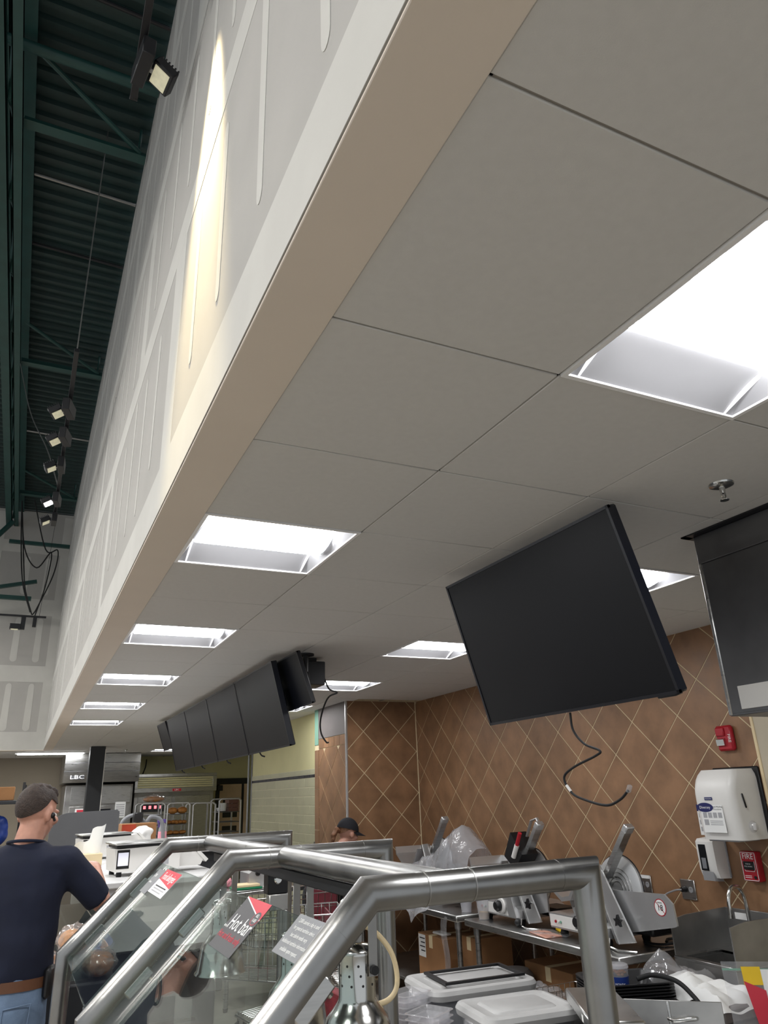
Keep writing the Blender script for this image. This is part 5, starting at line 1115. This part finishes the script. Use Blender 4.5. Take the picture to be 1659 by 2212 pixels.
# ovens
def panel(t, nm, x0, y, z0, x1, z1, m, th=0.02, par=None): return obj(nm, MB().box(x0, y, z0, x1, y+th, z1, 0.004), m, par or t)
ov = thing('rack_oven', (1.5, 16.9, 0), 'tall stainless rack oven with a hood plate at the ceiling, left of the column', 'oven')
obj('body', MB().box(0.84, 16.42, 0, 2.12, 17.85, 2.06, 0.01), 'steel_dull', ov)
hd_ = obj('hood', MB().prism([(16.20, 2.64), (16.20, 2.28), (16.26, 2.10), (17.8, 2.10), (17.8, 2.64)], 'x', 0.77, 2.195), 'steel_brushed', ov)
for z in (2.30, 2.46): obj('seam', MB().box(0.768, 16.194, z, 2.202, 16.204, z+0.012), 'steel_dark', hd_)
obj('badge', MB(frame((1.02, 16.218, 2.20), (1, 0, 0), (0, 0.3, 1))).box(-0.13, -0.045, 0, 0.13, 0.045, 0.012), 'ink', hd_)
words(hd_, frame((1.02, 16.204, 2.20), (1, 0, 0), (0, 0.3, 1)), 0, 0, 'LBC', 0.11, 'aluminium', sq=1.4)
dr_ = panel(ov, 'door', 0.95, 16.40, 0.15, 1.40, 1.66, 'steel_dull'); panel(ov, 'upper_panel', 0.95, 16.40, 1.70, 1.40, 2.03, 'steel_brushed')
panel(ov, 'door', 1.46, 16.40, 0.15, 2.08, 1.66, 'steel_dull'); panel(ov, 'upper_panel', 1.46, 16.40, 1.70, 2.08, 2.03, 'steel_brushed')
obj('window', MB().box(1.52, 16.392, 1.0, 1.72, 16.402, 1.6, 0.004), 'tv_screen', dr_)
obj('control_pad', MB().box(1.02, 16.392, 1.28, 1.26, 16.402, 1.38, 0.003), 'ink', dr_)
obj('warning_label', MB().box(1.06, 16.394, 1.50, 1.30, 16.402, 1.62), 'white_paper', dr_); obj('warning_print', MB().box(1.09, 16.392, 1.53, 1.27, 16.396, 1.60), 'sign_red', dr_)
nt_ = obj('notice', MB().box(1.80, 16.390, 1.42, 2.00, 16.400, 1.72), 'white_paper', ov)
for k in range(6): obj('printed_line', MB().box(1.82, 16.388, 1.46+0.04*k, 1.98, 16.391, 1.475+0.04*k), 'print_grey', nt_)
o2 = thing('louvered_oven', (3.05, 17.3, 0), 'wide stainless oven with a louvered top panel and red badge', 'oven')
obj('body', MB().box(2.22, 16.95, 0, 3.90, 17.85, 1.90, 0.01), 'steel_dull', o2)
lv = obj('louver_frame', MB().box(2.20, 16.80, 1.88, 3.92, 16.86, 1.96, 0.004).box(2.20, 16.80, 2.19, 3.92, 16.86, 2.25, 0.004).box(2.20, 16.80, 1.96, 2.26, 16.86, 2.19, 0.004).box(3.84, 16.80, 1.96, 3.92, 16.86, 2.19, 0.004).box(2.20, 16.86, 1.88, 3.92, 17.85, 2.25), 'steel_brushed', o2)
for k in range(5): obj('louver_slat', MB().box(2.26, -0.018, -0.004, 3.84, 0.018, 0.004, M=Matrix.Translation((0, 16.825, 1.985+0.043*k)) @ Matrix.Rotation(-0.7, 4, 'X')), 'yellow_wall', lv)
obj('badge', MB().box(2.98, 16.792, 1.895, 3.16, 16.802, 1.945), 'red_plastic', lv); words(lv, frame((3.07, 16.790, 1.92), (1, 0, 0), (0, 0, 1)), 0, 0, 'LBC', 0.045, 'white_paper', sq=1.3)
for x0, x1 in ((2.30, 3.0), (3.06, 3.82)): 
    q = panel(o2, 'door', x0, 16.93, 0.2, x1, 1.80, 'steel_brushed'); obj('door_handle', MB().cyl((x1-0.05, 16.90, 0.8), (x1-0.05, 16.90, 1.3), 0.012, n=10), 'chrome', q)
obj('display', MB().box(2.36, 16.90, 1.50, 2.86, 16.94, 1.66, 0.004), 'ink', o2)
for k in range(4): obj('red_digit', MB().box(2.42+0.11*k, 16.896, 1.56, 2.47+0.11*k, 16.901, 1.62), 'led_red', o2)
# back door
dd_ = obj('door_1', MB().box(4.16, 17.86, 0, 4.96, 17.90, 2.15, 0.003), 'black_metal', kind='structure')
obj('door_leaf', MB().box(4.24, 17.84, 0.02, 4.76, 17.87, 2.02, 0.004), pm('door_tan', S(205, 180, 150), 0.6), dd_); obj('door_leaf', MB().box(4.82, 17.84, 0.02, 4.94, 17.87, 2.02, 0.004), 'door_tan', dd_)
for z0, z1 in ((1.30, 1.72), (0.98, 1.12)): obj('door_window', MB().box(4.33, 17.832, z0, 4.67, 17.845, z1, 0.01), 'black_plastic', dd_)
obj('door_closer', MB().box(4.18, 17.78, 1.88, 4.30, 17.84, 2.0, 0.006), 'black_metal', dd_)
cl_ = thing('support_column', (1.2, 14.4, 0), 'dark grey steel column standing before the rack oven', 'column')
obj('shaft', MB().box(1.07, 14.27, 0, 1.32, 14.52, H-0.001, 0.006), 'case_dark', cl_); obj('corner_guard', MB().box(1.315, 14.262, 0, 1.33, 14.30, 2.6, 0.003), 'white_plastic', cl_)
for i, x in enumerate((3.17, 3.22, 3.265)):
    obj('wall_conduit', MB().cyl((x-0.01, 11.46+0.0*i, 0), (x-0.01, 11.46, 2.65), 0.017, n=8), 'conduit', None, ('left', 'middle', 'right')[i]+' vertical metal conduit at the end of the block wall', 'conduit', 'vertical conduits at the wall end')
obj('power_cable', MB().tube(bezier([(2.55, 17.88, 2.6), (2.54, 17.87, 2.45), (2.50, 17.87, 2.32), (2.48, 17.87, 2.25)], 6), 0.012, 6), 'black_rubber', None, 'thin black cord running down the yellow back wall', 'cord')
obj('wall_hook', MB().box(3.185, 8.62, 1.14, 3.199, 8.66, 1.20, 0.003), 'steel_dark', None, 'small dark switch plate on the block wall near the nib', 'switch plate')
# bread racks
def loaf(x, y, z, rx, ry, rz, i): return organic(MB().sph((x, y, z), rx, ry, rz), 0.015, 2, 0.01, 15, i)
pm('crust', S(196, 132, 66), 0.6, var=0.3, scale=12)
RL = ['bread rack with a red oven display behind it, leftmost of four', 'bread rack stacked with golden loaves, second of four', 'nearly empty bread rack, third of four', 'rack holding cups and brown boxes by the back door, rightmost of four']
RX = ((1.80, 2.20), (2.22, 2.60), (2.63, 3.02), (3.06, 3.45))
for i, (x0, x1) in enumerate(RX):
    y0 = 12.9; zt = (1.675, 1.665, 1.65, 1.70)[i]
    t = thing('bread_rack', ((x0+x1)/2, y0+0.3, 0), RL[i], 'rack', 'bread racks before the ovens')
    for y in (y0, y0+0.6):
        obj('end_frame', MB().tube([(x0+0.012, y, 0.08), (x0+0.012, y, zt-0.03), (x0+0.05, y, zt), (x1-0.05, y, zt), (x1-0.012, y, zt-0.03), (x1-0.012, y, 0.08)], 0.014, 8), 'aluminium', t)
    for k in range(9):
        z = 0.25+0.155*k
        if i == 2 and k in (5, 6, 7, 8): continue
        obj('sheet_pan', MB().box(x0+0.03, y0+0.01, z, x1-0.03, y0+0.59, z+0.012, 0.002), 'steel_dark', t)
    for s in ((x0+0.012, y0), (x1-0.012, y0), (x0+0.012, y0+0.6), (x1-0.012, y0+0.6)): obj('caster', MB().cyl((s[0]-0.01, s[1], 0.04), (s[0]+0.01, s[1], 0.04), 0.04, n=12).cyl((s[0], s[1], 0.06), (s[0], s[1], 0.09), 0.012, n=8), 'black_rubber', t)
BL = []
for k, (z, n) in enumerate(((1.502, 2), (1.347, 5), (1.192, 3), (1.037, 5), (0.882, 2))):
    for j in range(n):
        x = 2.41+(j-(n-1)/2)*(0.30/n); lb = ('top', 'second', 'third', 'fourth', 'fifth')[k]
        obj('bread', loaf(x, 13.03, z+0.03+(0.02 if n == 2 else 0), 0.13/n+0.02, 0.09, 0.055 if n == 2 else 0.032, k*7+j), 'crust', None, ('%s golden %s on the %s filled pan of the second rack' % (({2: ('left', 'right'), 3: ('left', 'centre', 'right'), 5: ('leftmost', 'centre-left', 'central', 'centre-right', 'rightmost')}[n])[j], 'loaf' if n == 2 else 'roll', lb)), 'bread', 'golden bread on the second rack')
for j in range(2): obj('bread', loaf(1.93+0.15*j, 13.05, 1.038+0.03, 0.07, 0.09, 0.04, 50+j), 'crust', None, ('left', 'right')[j]+' dim loaf on the leftmost bread rack', 'bread', 'loaves on the leftmost rack')
bt_ = thing('wrapped_bread', (2.0, 13.1, 1.69), 'wrapped flat bread lying on top of the leftmost rack', 'bread')
obj('loaf', loaf(2.03, 13.1, 1.74, 0.18, 0.12, 0.045, 70), 'crust', bt_); obj('wrapper', organic(MB().sph((2.03, 13.1, 1.742), 0.20, 0.135, 0.055), 0.02, 1, 0.03, 18, 5), 'clear_plastic', bt_)
for j in range(3): obj('paper_cup_stack', MB().lathe([(0, 0), (0.045, 0), (0.055, 0.11), (0.055, 0.125), (0, 0.125)], (3.165, 13.0, 1.513+0.0*j), 14) if j == 0 else MB().lathe([(0, 0), (0.045, 0), (0.055, 0.05), (0, 0.05)], (3.165, 13.15+0.12*(j-1), 1.513), 14), 'white_paper', None, ('front', 'middle', 'rear')[j]+' white paper cup stack on the rightmost rack', 'cups', 'cup stacks on the rightmost rack')
pm('brown_box', S(110, 76, 62), 0.8, var=0.1)
for j in range(3): obj('brown_carton', MB().box(3.24, 12.93, 1.503+0.062*j, 3.41, 13.2, 1.561+0.062*j, 0.004), 'brown_box', None, ('bottom', 'middle', 'top')[j]+' brown carton of the pile on the rightmost rack', 'box', 'brown cartons on the rightmost rack')
for j in range(4): obj('wrapped_roll', loaf(3.12+0.085*j, 13.03, 1.09, 0.045, 0.09, 0.05, 90+j), pm('roll_%d' % j, S(150-8*j, 110-6*j, 76), 0.4, var=0.3, scale=20), None, ('leftmost', 'centre-left', 'centre-right', 'rightmost')[j]+' wrapped roll on the lower pan of the rightmost rack', 'bread', 'wrapped rolls on the rightmost rack')

rc = thing('red_crate', (1.3, 4.3, 0), 'dark red wooden crate on the floor behind the hot bar', 'crate')
obj('crate_body', MB().box(1.30, 4.10, 0, 1.70, 4.50, 0.42, 0.006), pm('red_wood', S(110, 28, 36), 0.7, var=0.35, scale=10, stretch=(1, 1, 6)), rc)
for k in range(3): obj('slat', MB().box(1.292, 4.10, 0.03+0.13*k, 1.302, 4.50, 0.13+0.13*k, 0.002), 'red_wood', rc)
obj('red_board', MB().box(1.28, 3.30, 0.02, 1.32, 3.62, 0.80, 0.004, M=Matrix.Translation((0.14, 0, 0)) @ Matrix.Rotation(-0.08, 4, 'Y')), 'red_wood', None, 'worn red board standing below the middle heat lamp', 'board')

tt = thing('black_tote', (2.82, 3.95, 0), 'black tote behind the grey bins with a clear bag on top', 'tote')
obj('tub', MB().loft([[Vector(p) for p in ((2.68, 3.72, 0.002), (2.98, 3.72, 0.002), (2.98, 4.18, 0.002), (2.68, 4.18, 0.002))], [Vector(p) for p in ((2.66, 3.70, 0.50), (3.00, 3.70, 0.50), (3.00, 4.20, 0.50), (2.66, 4.20, 0.50))]]), 'black_plastic', tt)
obj('rim', MB().box(2.645, 3.685, 0.485, 3.015, 4.215, 0.505, 0.004), 'black_plastic', tt)
obj('plastic_bag', crumple(2.86, 4.03, 0.14, 0.18, 0.585, 0.08, 7, 2.2, (2.85, 4.05, 0.06, 0.16)), 'clear_plastic', None, 'crumpled clear plastic bag behind the far grey bin', 'plastic bag')
wk = thing('wire_basket', (2.83, 3.78, 0.51), 'small wire basket standing right of the grey bins', 'basket')
for nm, f_ in (('front_grid', lambda u, v: (2.68+0.30*u, 3.72, 0.51+0.16*v)), ('rear_grid', lambda u, v: (2.68+0.30*u, 3.84, 0.51+0.16*v)), ('side_grid', lambda u, v: (2.68, 3.72+0.12*u, 0.51+0.16*v)), ('side_grid', lambda u, v: (2.98, 3.72+0.12*u, 0.51+0.16*v)), ('floor_grid', lambda u, v: (2.68+0.30*u, 3.72+0.12*v, 0.51))):
    g_ = MB()
    for k in range(9): g_.cyl(f_(k/8, 0), f_(k/8, 1), 0.0018, n=4)
    for k in range(5): g_.cyl(f_(0, k/4), f_(1, k/4), 0.0018, n=4)
    obj(nm, g_, 'chrome', wk, kind='stuff')

# ================================================================ people
pm('skin', S(188, 138, 118), 0.5, var=0.10, scale=30, bump=0.03, bscale=200)
pm('hair_brown', S(52, 40, 34), 0.7, var=0.35, scale=60, bump=0.5, bscale=140)
pm('hair_light', S(120, 82, 56), 0.6, var=0.3, scale=60, bump=0.4, bscale=120)
pm('navy_shirt', S(13, 20, 42), 0.9, var=0.12, scale=12, bump=0.15, bscale=30)
pm('denim', S(104, 124, 150), 0.85, var=0.15, scale=14, bump=0.15, bscale=220)
pm('belt_leather', S(96, 62, 42), 0.5, var=0.15); pm('black_cloth', S(16, 17, 24), 0.85, var=0.15, bump=0.1, bscale=40)
def head(mb, c, tilt=0.0, s=1.0, yaw=0.0):
    """skull, jaw, nose, brow, ears; faces local +y"""
    M = Matrix.Translation(c) @ Matrix.Rotation(yaw, 4, 'Z') @ Matrix.Rotation(tilt, 4, 'X') @ Matrix.Scale(s, 4)
    R3 = M.to_3x3()
    def E(p, rx, ry, rz): mb.sph(M @ Vector(p), rx, ry, rz, n=18, m=12, M=R3)
    E((0, -0.012, 0.025), 0.076, 0.096, 0.094); E((0, 0.030, -0.045), 0.058, 0.066, 0.070); E((0, 0.050, -0.088), 0.034, 0.036, 0.028)
    E((0, 0.088, 0.022), 0.050, 0.014, 0.014); E((0, 0.100, -0.018), 0.012, 0.018, 0.028); E((0, 0.108, -0.036), 0.016, 0.014, 0.012)
    E((0, 0.088, -0.066), 0.024, 0.012, 0.012)
    for q in (-1, 1): E((q*0.078, -0.005, -0.012), 0.011, 0.022, 0.034); E((q*0.045, 0.070, -0.02), 0.022, 0.02, 0.02)
    return M
def hand(mb, w, dirv, side, up=(0, 0, 1)):
    """palm with four fingers and a thumb, slightly curled"""
    w = Vector(w); f = Vector(dirv).normalized(); u = Vector(up); u = (u-f*u.dot(f)).normalized(); r = f.cross(u)*side
    B = Matrix((r, f, u)).transposed()
    mb.sph(w+f*0.045, 0.040, 0.052, 0.017, n=12, m=8, M=B)
    for k, (o, l) in enumerate(((-0.030, 0.068), (-0.010, 0.080), (0.011, 0.074), (0.030, 0.058))):
        a = w+f*0.085+r*o; b = a+f*l*0.5-u*0.010; c = b+f*l*0.35-u*0.026
        capsule(mb, a-f*0.02, b, 0.0095, 0.0088, 8); capsule(mb, b, c, 0.0088, 0.0076, 8)
    a = w+f*0.03-r*0.032; b = a-r*0.03+f*0.025-u*0.008; c = b+f*0.032-u*0.012
    capsule(mb, a, b, 0.012, 0.0105, 8); capsule(mb, b, c, 0.0105, 0.009, 8)
def eyes(t, M):
    for q in (-1, 1):
        e = obj('eye', MB().sph(M @ Vector((q*0.032, 0.079, 0.004)), 0.012, n=10, m=8), 'white_plastic', t); obj('iris', MB().sph(M @ Vector((q*0.032, 0.0885, 0.004)), 0.0055, 0.003, 0.0055, n=8, m=6), 'ink', e)
def hairshell(M, f, s=1.05, n=30, m=16, noise=0.004, seed=1):
    mb = MB()
    def P(u, v):
        az = 2*PI*u; lim = f(az); ph = lim*v; r = s+noise*12*NZ.noise(Vector((math.cos(az)*6+seed, math.sin(az)*6, ph*6)))*0.5*(1-0.6*v*v)
        return M @ Vector((0.0765*r*math.sin(ph)*math.cos(az), -0.012+0.0965*r*math.sin(ph)*math.sin(az), 0.025+0.0945*r*math.cos(ph)))
    return mb.surf(P, n, m)
# --- the man
MR = Vector((0.055, 4.0, 0)); MZ = -0.30
man = thing('person', MR, 'man in navy t-shirt, belt and jeans seen from behind, reaching over the counter', 'person', local=True, rz=MZ)
b = MB(); HC = Vector((0.018, 0.075, 1.672)); HM = head(b, HC, -0.25, 1.04, -0.45)
capsule(b, (0.0, 0.03, 1.50), HC+Vector((0, -0.02, -0.05)), 0.064, 0.060); 
b.loft([ring((0, 0.03, z), rx, ry, 18) for z, rx, ry in ((0.95, 0.15, 0.10), (1.15, 0.15, 0.10), (1.35, 0.165, 0.10), (1.47, 0.15, 0.085), (1.53, 0.08, 0.065))])
SH = {1: (Vector((0.185, 0.03, 1.455)), Vector((0.345, 0.13, 1.265)), Vector((0.255, 0.36, 1.385))), -1: (Vector((-0.185, 0.03, 1.455)), Vector((-0.30, 0.18, 1.25)), Vector((-0.12, 0.42, 1.34)))}
for q in (1, -1):
    a, e, w_ = SH[q]; capsule(b, (q*0.10, 0.03, 1.44), a, 0.06, 0.055); capsule(b, a, e, 0.052, 0.043); capsule(b, e, w_, 0.043, 0.029); hand(b, w_, (w_-e)+Vector((-q*0.06, 0.04, 0)), q)
    capsule(b, (q*0.09, 0.01, 0.93), (q*0.10, 0.02, 0.50), 0.075, 0.052); capsule(b, (q*0.10, 0.02, 0.50), (q*0.105, -0.01, 0.10), 0.05, 0.036)
obj('body', organic(b, 0.0065, 4), 'skin', man, ang=180); eyes(man, HM)
def mh(az):
    fr = math.sin(az); return 1.42+0.92*max(0, -fr)**0.8-0.15*max(0, fr)-(0.16*max(0, 1-abs(fr)*2.5))
obj('hair', hairshell(HM, mh, 1.045, noise=0.006), 'hair_brown', man, ang=180)
obj('hair_top', organic(MB().sph(HM @ Vector((0.0, 0.0, 0.088)), 0.062, 0.082, 0.034, M=HM.to_3x3()), 0.008, 2, 0.010, 55, 3), 'hair_brown', man, ang=180)
obj('beard', hairshell(HM @ Matrix.Translation((0, 0.032, -0.075)) @ Matrix.Rotation(PI*0.62, 4, 'X') @ Matrix.Scale(0.78, 4), lambda az: 1.0, 1.0, 20, 8, 0.002), 'hair_brown', man, ang=180)
obj('earbud', MB().sph(HM @ Vector((0.090, 0.006, -0.014)), 0.010, 0.014, 0.014).cyl(HM @ Vector((0.090, 0.010, -0.018)), HM @ Vector((0.092, 0.024, -0.034)), 0.006, n=8), 'black_plastic', man)
s_ = MB(); s_.loft([ring((0.0, cy, z), rx, ry, 24) for z, rx, ry, cy in ((0.995, 0.178, 0.128, 0.0), (1.04, 0.184, 0.132, 0.0), (1.12, 0.182, 0.132, 0.004), (1.22, 0.184, 0.130, 0.012), (1.32, 0.200, 0.130, 0.022), (1.41, 0.212, 0.122, 0.03), (1.47, 0.190, 0.108, 0.034), (1.515, 0.125, 0.088, 0.036), (1.545, 0.076, 0.074, 0.036))])
for q in (1, -1):
    a, e, w_ = SH[q]; m_ = a.lerp(e, 0.92); capsule(s_, (q*0.13, 0.03, 1.445), a, 0.078, 0.072); s_.cyl(a, m_, 0.072, 0.066, 16); s_.sph(a, 0.072)
obj('t_shirt', organic(s_, 0.009, 7, 0.012, 9, 2), 'navy_shirt', man, ang=180)
obj('collar', MB().tube([(0.079*math.cos(t_), 0.037+0.077*math.sin(t_), 1.543+0.012*-math.sin(t_)) for t_ in [2*PI*k/28 for k in range(28)]], 0.007, 8, closed=True), 'navy_shirt', man)
j = MB(); j.loft([ring((0, cy, z), rx, ry, 24) for z, rx, ry, cy in ((1.03, 0.172, 0.122, 0), (0.97, 0.176, 0.128, 0), (0.90, 0.184, 0.138, -0.008), (0.82, 0.182, 0.135, -0.008), (0.78, 0.165, 0.11, 0))])
for q in (1, -1): capsule(j, (q*0.088, 0, 0.84), (q*0.10, 0.02, 0.50), 0.096, 0.072); capsule(j, (q*0.10, 0.02, 0.50), (q*0.105, -0.01, 0.06), 0.072, 0.062)
jn = obj('jeans', organic(j, 0.010, 5, 0.006, 14, 5), 'denim', man, ang=180)
pk_ = MB()
for pts in ([(0.045, -0.139, 0.92), (0.045, -0.149, 0.82), (0.09, -0.145, 0.79), (0.14, -0.118, 0.83), (0.145, -0.108, 0.93), (0.045, -0.139, 0.92)], [(-0.045, -0.139, 0.92), (-0.045, -0.149, 0.82), (-0.09, -0.145, 0.79), (-0.14, -0.118, 0.83), (-0.145, -0.108, 0.93), (-0.045, -0.139, 0.92)]): obj('pocket_stitch', MB().tube(pts, 0.0025, 5), 'denim', jn)
obj('belt', MB().loft([ring((0, 0, z), 0.180, 0.132, 32) for z in (0.975, 0.985, 1.005, 1.015)]), 'belt_leather', man)
obj('belt_pouch', MB().box(0.168, -0.06, 0.93, 0.20, 0.03, 1.05, 0.012), 'black_plastic', man)
for q in (1, -1): obj('shoe', organic(MB().sph((q*0.105, 0.05, 0.05), 0.05, 0.14, 0.05).sph((q*0.105, -0.03, 0.06), 0.045, 0.06, 0.06).box(q*0.105-0.045, -0.08, 0.002, q*0.105+0.045, 0.17, 0.03), 0.010, 3), 'black_plastic', man, ang=180)
# --- the woman bent over the far slicer
wo = thing('person', (2.57, 6.86, 0), 'woman in a black cap and dark uniform bent over the far work table', 'person', local=True, rz=-PI/2+0.25)
b = MB(); HC = Vector((0.0, 0.345, 1.352)); HM = head(b, HC, -0.28, 1.0)
CH = Vector((0, 0.20, 1.16)); capsule(b, CH, HC+Vector((0, -0.03, -0.05)), 0.06, 0.05)
capsule(b, (0, 0.03, 0.92), CH+Vector((0, 0.02, 0)), 0.07, 0.065)
WS = {1: (Vector((0.155, 0.21, 1.20)), Vector((0.21, 0.34, 0.98)), Vector((0.13, 0.50, 0.90))), -1: (Vector((-0.155, 0.21, 1.20)), Vector((-0.21, 0.34, 0.98)), Vector((-0.13, 0.50, 0.90)))}
for q in (1, -1):
    a, e, w_ = WS[q]; capsule(b, (0, 0.21, 1.18), a, 0.05, 0.044); capsule(b, a, e, 0.043, 0.036); capsule(b, e, w_, 0.035, 0.025); hand(b, w_, (w_-e), q)
    capsule(b, (q*0.08, 0, 0.90), (q*0.085, 0.02, 0.48), 0.07, 0.05); capsule(b, (q*0.085, 0.02, 0.48), (q*0.09, -0.01, 0.10), 0.045, 0.034)
obj('body', organic(b, 0.007, 4), 'skin', wo, ang=180); eyes(wo, HM)
s_ = MB(); s_.loft([ring((0, cy, z), rx, ry, 20) for z, rx, ry, cy in ((0.86, 0.165, 0.125, 0.0), (0.95, 0.155, 0.12, 0.03), (1.05, 0.160, 0.12, 0.10), (1.14, 0.170, 0.115, 0.17), (1.22, 0.15, 0.10, 0.22), (1.265, 0.085, 0.075, 0.25))])
for q in (1, -1): a, e, w_ = WS[q]; capsule(s_, (q*0.11, 0.20, 1.19), a, 0.068, 0.063); s_.cyl(a, a.lerp(e, 0.8), 0.063, 0.055, 14)
obj('uniform_top', organic(s_, 0.010, 6, 0.01, 9, 7), 'navy_shirt', wo, ang=180)
obj('apron', MB().surf(lambda u, v: Vector((-0.17+0.34*u, 0.13+0.02*math.sin(PI*u)-0.02*v+0.05*(1-v), 0.95-0.42*v)), 8, 8), 'black_cloth', wo)
j = MB(); j.loft([ring((0, cy, z), rx, ry, 20) for z, rx, ry, cy in ((0.93, 0.155, 0.118, 0), (0.86, 0.165, 0.128, -0.01), (0.78, 0.165, 0.125, -0.01))])
for q in (1, -1): capsule(j, (q*0.082, 0, 0.82), (q*0.085, 0.02, 0.48), 0.088, 0.066); capsule(j, (q*0.085, 0.02, 0.48), (q*0.09, -0.01, 0.05), 0.066, 0.056)
obj('trousers', organic(j, 0.011, 5), 'black_cloth', wo, ang=180)
for q in (1, -1): obj('shoe', organic(MB().sph((q*0.09, 0.04, 0.045), 0.045, 0.125, 0.045).box(q*0.09-0.04, -0.07, 0.002, q*0.09+0.04, 0.15, 0.028), 0.010, 3), 'black_plastic', wo, ang=180)
cap_ = hairshell(HM, lambda az: 1.55, 1.20, 26, 12, 0.0)
cp_ = obj('cap', cap_, 'black_cloth', wo, ang=180)
obj('brim', MB().surf(lambda u, v: HM @ Vector((0.085*math.sin((u-0.5)*PI), 0.095*math.cos((u-0.5)*PI)*0.95+0.115*v*math.cos((u-0.5)*2.2), 0.040-0.018*v-0.03*abs(u-0.5)**2*4)), 14, 6), 'black_cloth', cp_)
obj('hair', hairshell(HM, lambda az: 1.35+0.75*max(0, -math.sin(az)), 1.06, 26, 12, 0.004), 'hair_light', wo, ang=180)
obj('ponytail', organic(MB().tube([HM @ Vector((0, -0.09, 0.0)), HM @ Vector((0, -0.14, 0.0)), HM @ Vector((0, -0.165, -0.06)), HM @ Vector((0, -0.15, -0.14))], [0.018, 0.026, 0.026, 0.010], 12), 0.008, 3, 0.01, 30, 2), 'hair_light', wo, ang=180)
